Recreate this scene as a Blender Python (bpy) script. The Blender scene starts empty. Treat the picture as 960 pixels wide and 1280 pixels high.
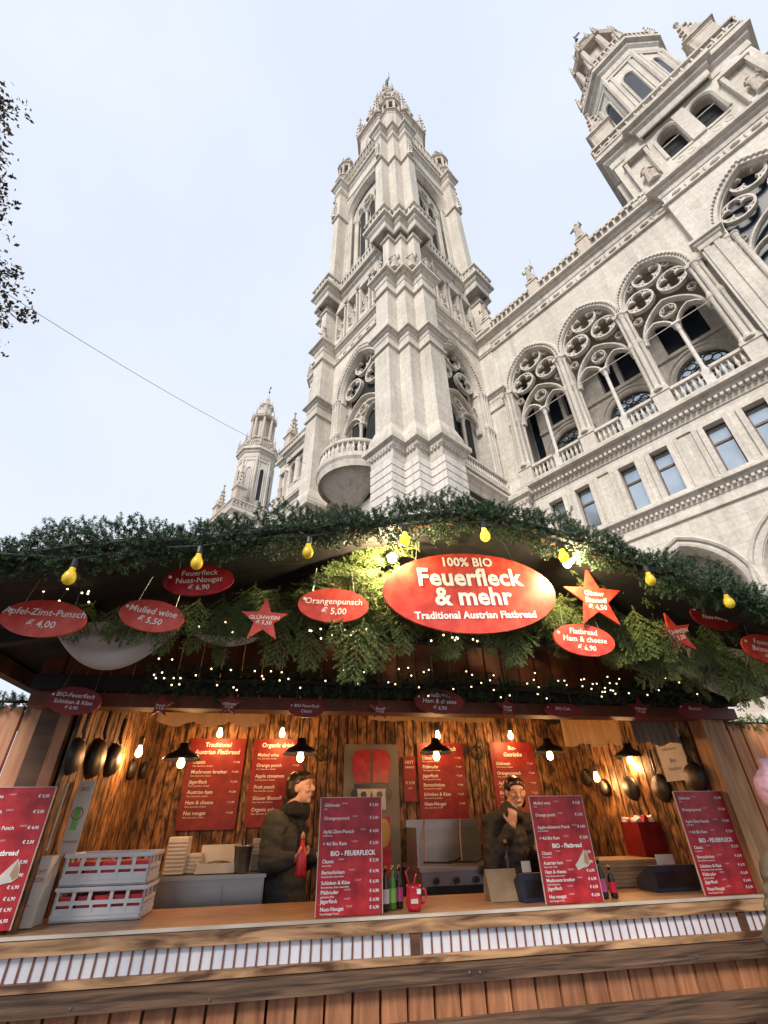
import bpy, math, random
import numpy as np
from mathutils import Vector, Matrix, Quaternion, noise
scn = bpy.context.scene
COL = scn.collection
PI = math.pi
R_ = math.radians
# ------------------------------------------------------------------ camera
EYE = Vector((0, 0, 1.6))
FPX, PITCH, ROLL = 570.72, R_(33.903), R_(-1.167)
YB, YS = R_(-47.65), R_(11.716)          # bearing of the town hall front, of the stall front
_cp, _sp, _cr, _sr = math.cos(PITCH), math.sin(PITCH), math.cos(ROLL), math.sin(ROLL)
_F = Vector((0, _cp, _sp)); _U0 = Vector((0, -_sp, _cp)); _R0 = Vector((1, 0, 0))
_R = _R0*_cr + _U0*_sr; _U = _U0*_cr - _R0*_sr
cam = bpy.data.cameras.new('camera'); camo = bpy.data.objects.new('camera', cam); COL.objects.link(camo)
cam.sensor_fit = 'VERTICAL'; cam.sensor_height = 36; cam.lens = FPX*36/1280
cam.clip_start = 0.05; cam.clip_end = 3000
m = Matrix((( _R.x, _U.x, -_F.x, EYE.x), (_R.y, _U.y, -_F.y, EYE.y), (_R.z, _U.z, -_F.z, EYE.z), (0, 0, 0, 1)))
camo.matrix_world = m; scn.camera = camo
scn.render.resolution_x, scn.render.resolution_y = 768, 1024
# ------------------------------------------------------------------ world, sun, exposure
scn.view_settings.view_transform = 'Standard'; scn.view_settings.look = 'None'
scn.view_settings.exposure = 0.24; scn.view_settings.gamma = 1.0
SUN_EL, SUN_AZ = R_(42), R_(205)         # azimuth clockwise from +Y; the sun stands behind the camera
w = bpy.data.worlds.new('World'); scn.world = w; w.use_nodes = True
nt = w.node_tree; nt.nodes.clear()
out = nt.nodes.new('ShaderNodeOutputWorld'); bg = nt.nodes.new('ShaderNodeBackground')
sky = nt.nodes.new('ShaderNodeTexSky'); sky.sky_type = 'NISHITA'; sky.sun_disc = False
sky.sun_elevation = SUN_EL; sky.sun_rotation = SUN_AZ; sky.dust_density = 3.0; sky.air_density = 1.0
mx = nt.nodes.new('ShaderNodeMix'); mx.data_type = 'RGBA'
tc = nt.nodes.new('ShaderNodeTexCoord'); nz = nt.nodes.new('ShaderNodeTexNoise')
nz.inputs['Scale'].default_value = 1.6; nz.inputs['Detail'].default_value = 5
mr = nt.nodes.new('ShaderNodeMapRange'); mr.inputs['From Min'].default_value = .35; mr.inputs['From Max'].default_value = .7
mr.inputs['To Min'].default_value = 0; mr.inputs['To Max'].default_value = 1
nt.links.new(tc.outputs['Generated'], nz.inputs['Vector']); nt.links.new(nz.outputs['Fac'], mr.inputs['Value'])
cl = nt.nodes.new('ShaderNodeMix'); cl.data_type = 'RGBA'
nt.links.new(mr.outputs['Result'], cl.inputs['Factor']); cl.inputs['A'].default_value = (7.0, 7.7, 8.85, 1); cl.inputs['B'].default_value = (8.4, 8.75, 9.35, 1)
mx.inputs['Factor'].default_value = .93
nt.links.new(sky.outputs['Color'], mx.inputs['A'])
nt.links.new(cl.outputs['Result'], mx.inputs['B'])      # thin overcast, bluer where it is thinner
nt.links.new(mx.outputs['Result'], bg.inputs['Color']); bg.inputs['Strength'].default_value = 0.1
nt.links.new(bg.outputs[0], out.inputs[0])
sl = bpy.data.lights.new('sun', 'SUN'); sl.energy = 3.3; sl.angle = R_(18); sl.color = (1, .94, .86)
so = bpy.data.objects.new('sun', sl); COL.objects.link(so)
sd_ = Vector((math.sin(SUN_AZ)*math.cos(SUN_EL), math.cos(SUN_AZ)*math.cos(SUN_EL), math.sin(SUN_EL)))
so.rotation_euler = sd_.to_track_quat('Z', 'Y').to_euler()
# ------------------------------------------------------------------ frames
SD = Vector((math.cos(YS), math.sin(YS), 0)); SN = Vector((-math.sin(YS), math.cos(YS), 0))
def SP(s, k, z): return SD*s + SN*k + Vector((0, 0, z))          # stall frame -> world
def at(px, py, k):                                                # where a sight line meets the stall plane at depth k
    d = _F + _R*((px-480)/FPX) - _U*((py-640)/FPX)
    t = (k - SN.dot(EYE))/SN.dot(d); q = EYE + d*t
    return q.dot(SD), q.z
# ------------------------------------------------------------------ mesh builder
class MB:
    def __init__(s): s.v = []; s.f = []; s.m = []; s.sm = []; s.cur = 0; s.smooth = False
    def add(s, vs, fs):
        o = len(s.v); s.v += [tuple(p) for p in vs]
        s.f += [tuple(o+i for i in f) for f in fs]; s.m += [s.cur]*len(fs); s.sm += [s.smooth]*len(fs)
    def box(s, x0, x1, y0, y1, z0, z1, mat=None):
        vs = [(x, y, z) for z in (z0, z1) for y in (y0, y1) for x in (x0, x1)]
        if mat: vs = [mat @ Vector(p) for p in vs]
        s.add(vs, [(0, 2, 3, 1), (4, 5, 7, 6), (0, 1, 5, 4), (2, 6, 7, 3), (0, 4, 6, 2), (1, 3, 7, 5)])
    def cbox(s, x, y, z, a, b, c, mat=None): s.box(x-a/2, x+a/2, y-b/2, y+b/2, z-c/2, z+c/2, mat)
    def prism(s, pts, z0, z1, mat=None):
        n = len(pts); vs = [(x, y, z0) for x, y in pts]+[(x, y, z1) for x, y in pts]
        if mat: vs = [mat @ Vector(p) for p in vs]
        s.add(vs, [tuple(range(n-1, -1, -1)), tuple(range(n, 2*n))]+[(i, (i+1) % n, (i+1) % n+n, i+n) for i in range(n)])
    def lathe(s, prof, n=12, o=(0, 0, 0), ax=None, rot=0.0, sx=1, sy=1):
        vs = []
        for r, z in prof:
            for i in range(n):
                a = 2*PI*i/n+rot; p = Vector((r*math.cos(a)*sx, r*math.sin(a)*sy, z))
                if ax is not None: p = ax @ p
                vs.append((p[0]+o[0], p[1]+o[1], p[2]+o[2]))
        fs = [(j*n+i, j*n+(i+1) % n, (j+1)*n+(i+1) % n, (j+1)*n+i) for j in range(len(prof)-1) for i in range(n)]
        fs += [tuple(range(n-1, -1, -1)), tuple((len(prof)-1)*n+i for i in range(n))]
        s.add(vs, fs)
    def tube(s, pts, r, n=6, r1=None):
        pts = [Vector(p) for p in pts]; L = len(pts); vs = []
        up = Vector((0, 0, 1)); t0 = (pts[1]-pts[0]).normalized()
        if abs(t0.z) > .9: up = Vector((1, 0, 0))
        a = t0.cross(up).normalized()
        for j, p in enumerate(pts):
            t = (pts[min(j+1, L-1)]-pts[max(j-1, 0)]).normalized()
            a = (a - t*a.dot(t)).normalized(); b = t.cross(a)
            rr = r if r1 is None else r+(r1-r)*j/(L-1)
            if isinstance(r, (list, tuple)): rr = r[j]
            for i in range(n):
                q = 2*PI*i/n; vs.append(p+(a*math.cos(q)+b*math.sin(q))*rr)
        fs = [(j*n+i, j*n+(i+1) % n, (j+1)*n+(i+1) % n, (j+1)*n+i) for j in range(L-1) for i in range(n)]
        fs += [tuple(range(n-1, -1, -1)), tuple((L-1)*n+i for i in range(n))]
        s.add(vs, fs)
    def sphere(s, c, r, n=8, m_=6, sc=(1, 1, 1)):
        s.lathe([(max(1e-4, r*math.sin(PI*j/m_)), -r*math.cos(PI*j/m_)*sc[2]) for j in range(m_+1)], n, c, sx=sc[0], sy=sc[1])
    def sweep(s, path, prof, mapf, closed=False, cprof=False):
        n = len(path); P = [Vector((p[0], p[1])) for p in path]; mit = []
        def nrm(a, b):
            d = (b-a).normalized(); return Vector((d.y, -d.x))
        for i in range(n):
            pa, pb = P[(i-1) % n], P[(i+1) % n]
            if not closed and i == 0: mit.append(nrm(P[0], pb)); continue
            if not closed and i == n-1: mit.append(nrm(pa, P[i])); continue
            a, b = nrm(pa, P[i]), nrm(P[i], pb); mit.append((a+b)/max(.25, 1+a.dot(b)))
        k = len(prof); vs = []
        for p, q in zip(P, mit):
            for d, h in prof: vs.append(mapf(p.x+q.x*d, p.y+q.y*d, h))
        fs = []; nn = n if closed else n-1; kk = k if cprof else k-1
        for i in range(nn):
            for j in range(kk):
                a, b = i*k+j, i*k+(j+1) % k; c, d = ((i+1) % n)*k+(j+1) % k, ((i+1) % n)*k+j
                fs.append((a, d, c, b))
        if not closed: fs += [tuple(range(k)), tuple(range((n-1)*k+k-1, (n-1)*k-1, -1))]
        s.add(vs, fs)
    def mesh(s, name, mats):
        me = bpy.data.meshes.new(name); me.from_pydata(s.v, [], s.f)
        for mt in (mats if isinstance(mats, (list, tuple)) else [mats]): me.materials.append(mt)
        me.polygons.foreach_set('material_index', s.m); me.polygons.foreach_set('use_smooth', s.sm)
        me.update(); return me
def arr_mesh(name, V, T, mat, k=3):
    me = bpy.data.meshes.new(name); nv, nf = len(V), len(T)
    me.vertices.add(nv); me.vertices.foreach_set('co', np.asarray(V, np.float32).ravel())
    me.loops.add(nf*k); me.loops.foreach_set('vertex_index', np.asarray(T, np.int32).ravel())
    me.polygons.add(nf); me.polygons.foreach_set('loop_start', np.arange(0, nf*k, k, dtype=np.int32))
    me.update(calc_edges=True); me.materials.append(mat); return me
PLAN = lambda x, y, h: (x, y, h)
def FRONT(y0): return lambda x, z, h: (x, y0-h, z)               # a wall that faces -y
# ------------------------------------------------------------------ objects
def ob(name, me, parent=None, loc=(0, 0, 0), rot=(0, 0, 0), kind=None, mats=None, label=None):
    if isinstance(me, MB): me = me.mesh(name, mats)
    o = bpy.data.objects.new(name, me); COL.objects.link(o); o.location = loc; o.rotation_euler = rot
    if parent: o.parent = parent
    if kind: o['kind'] = kind
    if label: o['label'] = label
    return o
def pieces(mb, name, mat, small=.45):
    """split a builder into its loose pieces: big ones one mesh each, the tiny ones together"""
    par = list(range(len(mb.v)))
    def find(i):
        while par[i] != i: par[i] = par[par[i]]; i = par[i]
        return i
    for f in mb.f:
        a = find(f[0])
        for i in f[1:]: par[find(i)] = a
    grp = {}
    for k, f in enumerate(mb.f): grp.setdefault(find(f[0]), []).append(k)
    out, tiny = [], []
    for fs in grp.values():
        vs = {i for k in fs for i in mb.f[k]}
        ext = max(max(mb.v[i][a] for i in vs)-min(mb.v[i][a] for i in vs) for a in range(3))
        if ext < small: tiny += fs
        else: out.append(fs)
    def mk(fs, nm):
        ids = {}; b = MB()
        for k in fs:
            for i in mb.f[k]:
                if i not in ids: ids[i] = len(b.v); b.v.append(mb.v[i])
            b.f.append(tuple(ids[i] for i in mb.f[k])); b.m.append(0); b.sm.append(mb.sm[k])
        return b.mesh(nm, mat)
    res = [(name, mk(fs, name), None) for fs in out]
    if tiny: res.append((name+'_carving', mk(tiny, name+'_carving'), 'stuff'))
    return res
def place_pieces(P, parent, loc=(0, 0, 0), rot=(0, 0, 0)):
    for nm, me, kd in P: ob(nm, me, parent, loc, rot, kind=kd)
def tag(o, label, cat, group=None, kind=None):
    o['label'] = label; o['category'] = cat
    if group: o['group'] = group
    if kind: o['kind'] = kind
    return o
def root(name, loc, rz, label, cat, group=None):
    o = bpy.data.objects.new(name, None); COL.objects.link(o); o.location = loc; o.rotation_euler = (0, 0, rz)
    o.empty_display_size = .1
    return tag(o, label, cat, group)
def copy_tree(o, parent=None):
    c = o.copy(); COL.objects.link(c)
    if parent: c.parent = parent
    for ch in o.children: copy_tree(ch, c)
    return c
# ------------------------------------------------------------------ materials
def newmat(name):
    m = bpy.data.materials.new(name); m.use_nodes = True; nt = m.node_tree
    return m, nt, nt.nodes['Principled BSDF'], nt.links
def ramp(nt, stops):
    r = nt.nodes.new('ShaderNodeValToRGB'); e = r.color_ramp.elements
    while len(e) < len(stops): e.new(.5)
    for q, (p, c) in zip(e, stops): q.position = p; q.color = (*c, 1)
    return r
def noisy(name, c1, c2, scale=4, rough=.8, bump=0, bscale=None, metal=0, stretch=(1, 1, 1), detail=6, spec=.5, lo=.35, hi=.65, dist=.01, coat=0, rnd=0):
    m, nt, bs, L = newmat(name)
    tc = nt.nodes.new('ShaderNodeTexCoord'); mp = nt.nodes.new('ShaderNodeMapping'); mp.inputs['Scale'].default_value = stretch
    L.new(tc.outputs['Object'], mp.inputs['Vector'])
    if rnd:
        oi = nt.nodes.new('ShaderNodeObjectInfo'); ad = nt.nodes.new('ShaderNodeVectorMath'); ad.operation = 'ADD'
        sc = nt.nodes.new('ShaderNodeMath'); sc.operation = 'MULTIPLY'; sc.inputs[1].default_value = 37
        L.new(oi.outputs['Random'], sc.inputs[0]); L.new(mp.outputs[0], ad.inputs[0]); L.new(sc.outputs[0], ad.inputs[1]); src = ad.outputs[0]
    else: src = mp.outputs[0]
    n = nt.nodes.new('ShaderNodeTexNoise'); n.inputs['Scale'].default_value = scale; n.inputs['Detail'].default_value = detail
    L.new(src, n.inputs['Vector'])
    r = ramp(nt, [(lo, c1), (hi, c2)]); L.new(n.outputs['Fac'], r.inputs[0])
    col = r.outputs[0]
    if rnd:
        hv = nt.nodes.new('ShaderNodeHueSaturation'); mr = nt.nodes.new('ShaderNodeMapRange')
        mr.inputs['To Min'].default_value = 1-rnd; mr.inputs['To Max'].default_value = 1+rnd
        L.new(oi.outputs['Random'], mr.inputs['Value']); L.new(mr.outputs[0], hv.inputs['Value']); L.new(col, hv.inputs['Color']); col = hv.outputs[0]
    L.new(col, bs.inputs['Base Color'])
    bs.inputs['Roughness'].default_value = rough; bs.inputs['Metallic'].default_value = metal
    bs.inputs['Specular IOR Level'].default_value = spec; bs.inputs['Coat Weight'].default_value = coat
    if bump:
        b = nt.nodes.new('ShaderNodeBump'); b.inputs['Strength'].default_value = bump; b.inputs['Distance'].default_value = dist
        if bscale:
            n2 = nt.nodes.new('ShaderNodeTexNoise'); n2.inputs['Scale'].default_value = bscale; n2.inputs['Detail'].default_value = 4
            L.new(src, n2.inputs['Vector']); L.new(n2.outputs['Fac'], b.inputs['Height'])
        else: L.new(n.outputs['Fac'], b.inputs['Height'])
        L.new(b.outputs[0], bs.inputs['Normal'])
    return m
def stone_mat(name, ca, cb, stain=(.2, .17, .145), ashlar=True, amt=.5, bump=.25):
    m, nt, bs, L = newmat(name)
    tc = nt.nodes.new('ShaderNodeTexCoord'); sp = nt.nodes.new('ShaderNodeSeparateXYZ'); L.new(tc.outputs['Object'], sp.inputs[0])
    ad = nt.nodes.new('ShaderNodeMath'); ad.operation = 'ADD'; L.new(sp.outputs[0], ad.inputs[0]); L.new(sp.outputs[1], ad.inputs[1])
    cb_ = nt.nodes.new('ShaderNodeCombineXYZ'); L.new(ad.outputs[0], cb_.inputs[0]); L.new(sp.outputs[2], cb_.inputs[1])
    n = nt.nodes.new('ShaderNodeTexNoise'); n.inputs['Scale'].default_value = .35; n.inputs['Detail'].default_value = 8; n.inputs['Roughness'].default_value = .65
    L.new(tc.outputs['Object'], n.inputs['Vector'])
    r = ramp(nt, [(.32, ca), (.68, cb)]); L.new(n.outputs['Fac'], r.inputs[0]); col = r.outputs[0]
    # weathering streaks that run down the stone
    mp = nt.nodes.new('ShaderNodeMapping'); mp.inputs['Scale'].default_value = (2.2, 2.2, .22); L.new(tc.outputs['Object'], mp.inputs['Vector'])
    n2 = nt.nodes.new('ShaderNodeTexNoise'); n2.inputs['Scale'].default_value = 1.3; n2.inputs['Detail'].default_value = 7; L.new(mp.outputs[0], n2.inputs['Vector'])
    r2 = ramp(nt, [(.48, (0, 0, 0)), (.78, (amt, amt, amt))]); L.new(n2.outputs['Fac'], r2.inputs[0])
    mx = nt.nodes.new('ShaderNodeMix'); mx.data_type = 'RGBA'; L.new(r2.outputs[0], mx.inputs['Factor']); L.new(col, mx.inputs['A']); mx.inputs['B'].default_value = (*stain, 1)
    col = mx.outputs['Result']
    if ashlar:
        bk = nt.nodes.new('ShaderNodeTexBrick'); bk.inputs['Scale'].default_value = 1; bk.inputs['Brick Width'].default_value = 1.15
        bk.inputs['Row Height'].default_value = .48; bk.inputs['Mortar Size'].default_value = .012; bk.inputs['Bias'].default_value = 0
        bk.inputs['Color1'].default_value = (1, 1, 1, 1); bk.inputs['Color2'].default_value = (.9, .895, .885, 1); bk.inputs['Mortar'].default_value = (.78, .76, .73, 1)
        L.new(cb_.outputs[0], bk.inputs['Vector'])
        m2 = nt.nodes.new('ShaderNodeMix'); m2.data_type = 'RGBA'; m2.blend_type = 'MULTIPLY'; m2.inputs['Factor'].default_value = 1
        L.new(col, m2.inputs['A']); L.new(bk.outputs['Color'], m2.inputs['B']); col = m2.outputs['Result']
    # fine grime speckle
    n3 = nt.nodes.new('ShaderNodeTexNoise'); n3.inputs['Scale'].default_value = 7; n3.inputs['Detail'].default_value = 6; L.new(tc.outputs['Object'], n3.inputs['Vector'])
    r3 = ramp(nt, [(.35, (.87, .86, .85)), (.62, (1.03, 1.03, 1.03))]); L.new(n3.outputs['Fac'], r3.inputs[0])
    m3 = nt.nodes.new('ShaderNodeMix'); m3.data_type = 'RGBA'; m3.blend_type = 'MULTIPLY'; m3.inputs['Factor'].default_value = 1
    L.new(col, m3.inputs['A']); L.new(r3.outputs[0], m3.inputs['B']); L.new(m3.outputs['Result'], bs.inputs['Base Color'])
    bs.inputs['Roughness'].default_value = .88; bs.inputs['Specular IOR Level'].default_value = .25
    b = nt.nodes.new('ShaderNodeBump'); b.inputs['Strength'].default_value = bump; b.inputs['Distance'].default_value = .04
    L.new(n3.outputs['Fac'], b.inputs['Height']); L.new(b.outputs[0], bs.inputs['Normal'])
    return m
def wood_mat(name, dark, light, scale=3, rough=.6, bump=.35, axis=2, rnd=.22, knots=True, lo=.3, hi=.7, long=.12):
    st = [1, 1, 1]; st[axis] = long
    m, nt, bs, L = newmat(name)
    tc = nt.nodes.new('ShaderNodeTexCoord'); mp = nt.nodes.new('ShaderNodeMapping'); mp.inputs['Scale'].default_value = st
    L.new(tc.outputs['Object'], mp.inputs['Vector'])
    oi = nt.nodes.new('ShaderNodeObjectInfo'); sc = nt.nodes.new('ShaderNodeMath'); sc.operation = 'MULTIPLY'; sc.inputs[1].default_value = 53
    L.new(oi.outputs['Random'], sc.inputs[0]); ad = nt.nodes.new('ShaderNodeVectorMath'); ad.operation = 'ADD'
    L.new(mp.outputs[0], ad.inputs[0]); L.new(sc.outputs[0], ad.inputs[1])
    n = nt.nodes.new('ShaderNodeTexNoise'); n.inputs['Scale'].default_value = scale*9; n.inputs['Detail'].default_value = 7
    n.inputs['Distortion'].default_value = .6; L.new(ad.outputs[0], n.inputs['Vector'])
    r = ramp(nt, [(lo, dark), (hi, light)]); L.new(n.outputs['Fac'], r.inputs[0]); col = r.outputs[0]
    if knots:
        vo = nt.nodes.new('ShaderNodeTexVoronoi'); vo.inputs['Scale'].default_value = 4.2
        mp2 = nt.nodes.new('ShaderNodeMapping'); s2 = [1, 1, 1]; s2[axis] = .45; mp2.inputs['Scale'].default_value = s2
        L.new(tc.outputs['Object'], mp2.inputs['Vector']); a2 = nt.nodes.new('ShaderNodeVectorMath'); a2.operation = 'ADD'
        L.new(mp2.outputs[0], a2.inputs[0]); L.new(sc.outputs[0], a2.inputs[1]); L.new(a2.outputs[0], vo.inputs['Vector'])
        r2 = ramp(nt, [(.03, (.35, .3, .28)), (.09, (1, 1, 1))]); L.new(vo.outputs['Distance'], r2.inputs[0])
        mk = nt.nodes.new('ShaderNodeMix'); mk.data_type = 'RGBA'; mk.blend_type = 'MULTIPLY'; mk.inputs['Factor'].default_value = 1
        L.new(col, mk.inputs['A']); L.new(r2.outputs[0], mk.inputs['B']); col = mk.outputs['Result']
    hv = nt.nodes.new('ShaderNodeHueSaturation'); mr = nt.nodes.new('ShaderNodeMapRange')
    mr.inputs['To Min'].default_value = 1-rnd; mr.inputs['To Max'].default_value = 1+rnd
    L.new(oi.outputs['Random'], mr.inputs['Value']); L.new(mr.outputs[0], hv.inputs['Value']); L.new(col, hv.inputs['Color'])
    L.new(hv.outputs[0], bs.inputs['Base Color']); bs.inputs['Roughness'].default_value = rough
    b = nt.nodes.new('ShaderNodeBump'); b.inputs['Strength'].default_value = bump; b.inputs['Distance'].default_value = .004
    L.new(n.outputs['Fac'], b.inputs['Height']); L.new(b.outputs[0], bs.inputs['Normal'])
    return m
def emit(name, c, s):
    m, nt, bs, L = newmat(name); bs.inputs['Base Color'].default_value = (*c, 1)
    bs.inputs['Emission Color'].default_value = (*c, 1); bs.inputs['Emission Strength'].default_value = s; return m
def leaf_mat(name, a, b, c=None, rough=.6):
    m, nt, bs, L = newmat(name)
    g = nt.nodes.new('ShaderNodeNewGeometry'); stops = [(0, a), (.7, b)]+([(1, c)] if c else [])
    r = ramp(nt, stops); L.new(g.outputs['Random Per Island'], r.inputs[0]); L.new(r.outputs[0], bs.inputs['Base Color'])
    bs.inputs['Roughness'].default_value = rough; bs.inputs['Specular IOR Level'].default_value = .3; return m
M = {}
M['stone'] = stone_mat('limestone_ashlar', (.64, .585, .51), (.77, .725, .655), amt=.34)
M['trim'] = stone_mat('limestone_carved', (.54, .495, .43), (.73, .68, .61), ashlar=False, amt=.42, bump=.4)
M['warm'] = stone_mat('limestone_weathered', (.53, .45, .385), (.69, .62, .545), stain=(.16, .12, .1), ashlar=False, amt=.75, bump=.5)
M['rust'] = stone_mat('limestone_rusticated', (.68, .64, .59), (.79, .76, .72), ashlar=False, amt=.3)
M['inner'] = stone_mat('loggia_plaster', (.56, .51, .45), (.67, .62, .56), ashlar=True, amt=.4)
M['slate'] = noisy('roof_slate', (.03, .035, .045), (.08, .085, .1), 3, .6, .3)
M['darkglass'] = noisy('dark_window_glass', (.012, .016, .028), (.02, .028, .045), 1.5, .3, spec=.25)
M['glass'] = noisy('window_glass', (.38, .44, .5), (.5, .57, .64), .8, .08, spec=1.0, metal=.7)
M['void'] = noisy('dark_opening', (.01, .01, .013), (.02, .02, .026), 2, .9)
M['frame'] = noisy('window_frame_wood', (.09, .05, .03), (.16, .1, .07), 8, .5)
M['iron'] = noisy('dark_iron', (.015, .015, .017), (.045, .042, .04), 20, .45, .2, metal=.6)
M['ground'] = noisy('paved_ground', (.06, .056, .052), (.11, .1, .095), 3, .9, .4)
# ================================================================== ground
g = MB(); g.add([(-600, -600, 0), (600, -600, 0), (600, 600, 0), (-600, 600, 0)], [(0, 1, 2, 3)])
ob('ground', g, mats=M['ground'], kind='structure')
# ================================================================== town hall
TH = root('town_hall', (0, 0, 0), YB, 'huge pale limestone gothic town hall with tall central tower rising behind the stall', 'building')
def corn(z0, z1, p):
    h = z1-z0
    return [(-.05, z0), (.1*p, z0), (.16*p, z0+.14*h), (.16*p, z0+.34*h), (.5*p, z0+.46*h), (.55*p, z0+.6*h), (p, z0+.66*h), (p, z0+.84*h), (.86*p, z0+.9*h), (-.05, z1)]
def band(z0, z1, p): return [(-.03, z0), (p, z0+.2*(z1-z0)), (p, z1-.3*(z1-z0)), (-.03, z1)]
def arch_pts(cx, zs, hw, rise, n=18):
    P = []
    if rise < hw*.98:
        for i in range(n+1):
            a = PI-PI*i/n; P.append((cx+hw*math.cos(a), zs+rise*math.sin(a)))
        return P
    Rr = (hw*hw+rise*rise)/(2*hw); am = math.asin(min(1, rise/Rr)); h = n//2
    for i in range(h+1): a = am*i/h; P.append((cx-hw+Rr-Rr*math.cos(a), zs+Rr*math.sin(a)))
    return P+[(2*cx-x, z) for x, z in P[:-1][::-1]]
def arch_wall(mb, x0, x1, z0, z1, pts, zb, mapf, dep, back=True):
    xl, zl = pts[0]; xr, zr = pts[-1]
    def q(*ps): mb.add([mapf(x, z, h) for x, z, h in ps], [tuple(range(len(ps)))])
    if xl > x0: q((x0, z0, 0), (xl, z0, 0), (xl, z1, 0), (x0, z1, 0))
    if xr < x1: q((xr, z0, 0), (x1, z0, 0), (x1, z1, 0), (xr, z1, 0))
    if zb > z0: q((xl, z0, 0), (xr, z0, 0), (xr, zb, 0), (xl, zb, 0)); q((xl, zb, 0), (xr, zb, 0), (xr, zb, -dep), (xl, zb, -dep))
    full = [(xl, zb)]+pts+[(xr, zb)]
    for a, b in zip(pts[:-1], pts[1:]): q((a[0], a[1], 0), (b[0], b[1], 0), (b[0], z1, 0), (a[0], z1, 0))
    for a, b in zip(full[:-1], full[1:]): q((a[0], a[1], 0), (a[0], a[1], -dep), (b[0], b[1], -dep), (b[0], b[1], 0))
    if back:
        for a, b in zip(pts[:-1], pts[1:]): q((a[0], a[1], -dep), (a[0], z1, -dep), (b[0], z1, -dep), (b[0], b[1], -dep))
def ring(mb, cx, cz, r, t, dep, mapf, n=20, h0=0):
    P = [(cx-r*math.cos(2*PI*i/n), cz+r*math.sin(2*PI*i/n)) for i in range(n)]
    mb.sweep(P, [(0, h0), (t, h0), (t, h0-dep), (0, h0-dep)], mapf, closed=True, cprof=True)
def quatrefoil(mb, cx, cz, r, dep, mapf, h0=0, rot=PI/4, lobes=4, n=20):
    ring(mb, cx, cz, r, .075*r/.6, dep, mapf, n, h0)
    for k in range(lobes):
        a = rot+2*PI*k/lobes
        lx, lz, lr = cx+.5*r*math.cos(a), cz+.5*r*math.sin(a), .40*r
        P_ = [(lx+lr*math.cos(a-t_), lz+lr*math.sin(a-t_)) for t_ in [-2.15+4.3*i/12 for i in range(13)]]
        mb.sweep(P_, [(-.03*r, h0-.02), (.045*r, h0-.02), (.045*r, h0-dep*.85), (-.03*r, h0-dep*.85)], mapf, cprof=True)
    for k in range(lobes):                                       # the cusps
        a = rot+PI/lobes+2*PI*k/lobes; c, s_ = math.cos(a), math.sin(a)
        p = [(cx+r*.92*c-.16*r*s_, cz+r*.92*s_+.16*r*c), (cx+.5*r*c, cz+.5*r*s_), (cx+r*.92*c+.16*r*s_, cz+r*.92*s_-.16*r*c)]
        vs = [mapf(x, z, h0-.03) for x, z in p]+[mapf(x, z, h0-dep+.02) for x, z in p]
        mb.add(vs, [(0, 1, 2), (5, 4, 3), (0, 3, 4, 1), (1, 4, 5, 2)])
        q = mapf(cx+.47*r*c, cz+.47*r*s_, h0-dep/2); mb.sphere(q, .095*r, 6, 4)
def band_arch(mb, pts, zb, prof, mapf):
    mb.sweep([(pts[0][0], zb)]+pts+[(pts[-1][0], zb)], prof, mapf)
def capital(mb, x, y, z, r, h=.34, n=10):
    mb.lathe([(r*1.0, z-h), (r*1.15, z-h+.04), (r*1.05, z-h+.08), (r*1.35, z-.12), (r*1.7, z-.07), (r*1.7, z)], n, (x, y, 0))
def colonnette(mb, x, y, z0, z1, r, n=10):
    sm = mb.smooth; mb.smooth = False
    mb.lathe([(r*1.7, z0), (r*1.7, z0+.12), (r*1.25, z0+.2), (r*1.0, z0+.28), (r*.95, z1-.32)], n, (x, y, 0)); capital(mb, x, y, z1, r, .36, n); mb.smooth = sm
def baluster_run(mb, p0, p1, z0, z1, step=.24, r=.055, n=6):
    p0, p1 = Vector(p0), Vector(p1); L = (p1-p0).length; k = max(1, int(L/step)); h = z1-z0
    for i in range(k):
        p = p0+(p1-p0)*((i+.5)/k)
        mb.lathe([(r*1.2, z0), (r*.6, z0+.12*h), (r*1.35, z0+.42*h), (r*.55, z0+.8*h), (r*1.2, z1)], n, (p.x, p.y, 0))
def arcade_run(mb, p0, p1, z0, z1, step=.42, t=.14):            # parapet of little round-headed openings
    p0, p1 = Vector((*p0, 0)), Vector((*p1, 0)); L = (p1-p0).length; k = max(1, int(L/step)); d = (p1-p0)/k
    ex = d.normalized(); ey = Vector((-ex.y, ex.x, 0)); st = L/k
    for i in range(k):
        o = p0+d*(i+.5); hw = st*.31
        mf = lambda a, b, c, o=o: tuple(o+ex*a-ey*(-c) + Vector((0, 0, b)))
        pts = arch_pts(0, z1-.15-hw, hw, hw*.97, 6)
        arch_wall(mb, -st/2, st/2, z0, z1, pts, z0+.02, mf, t)
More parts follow.
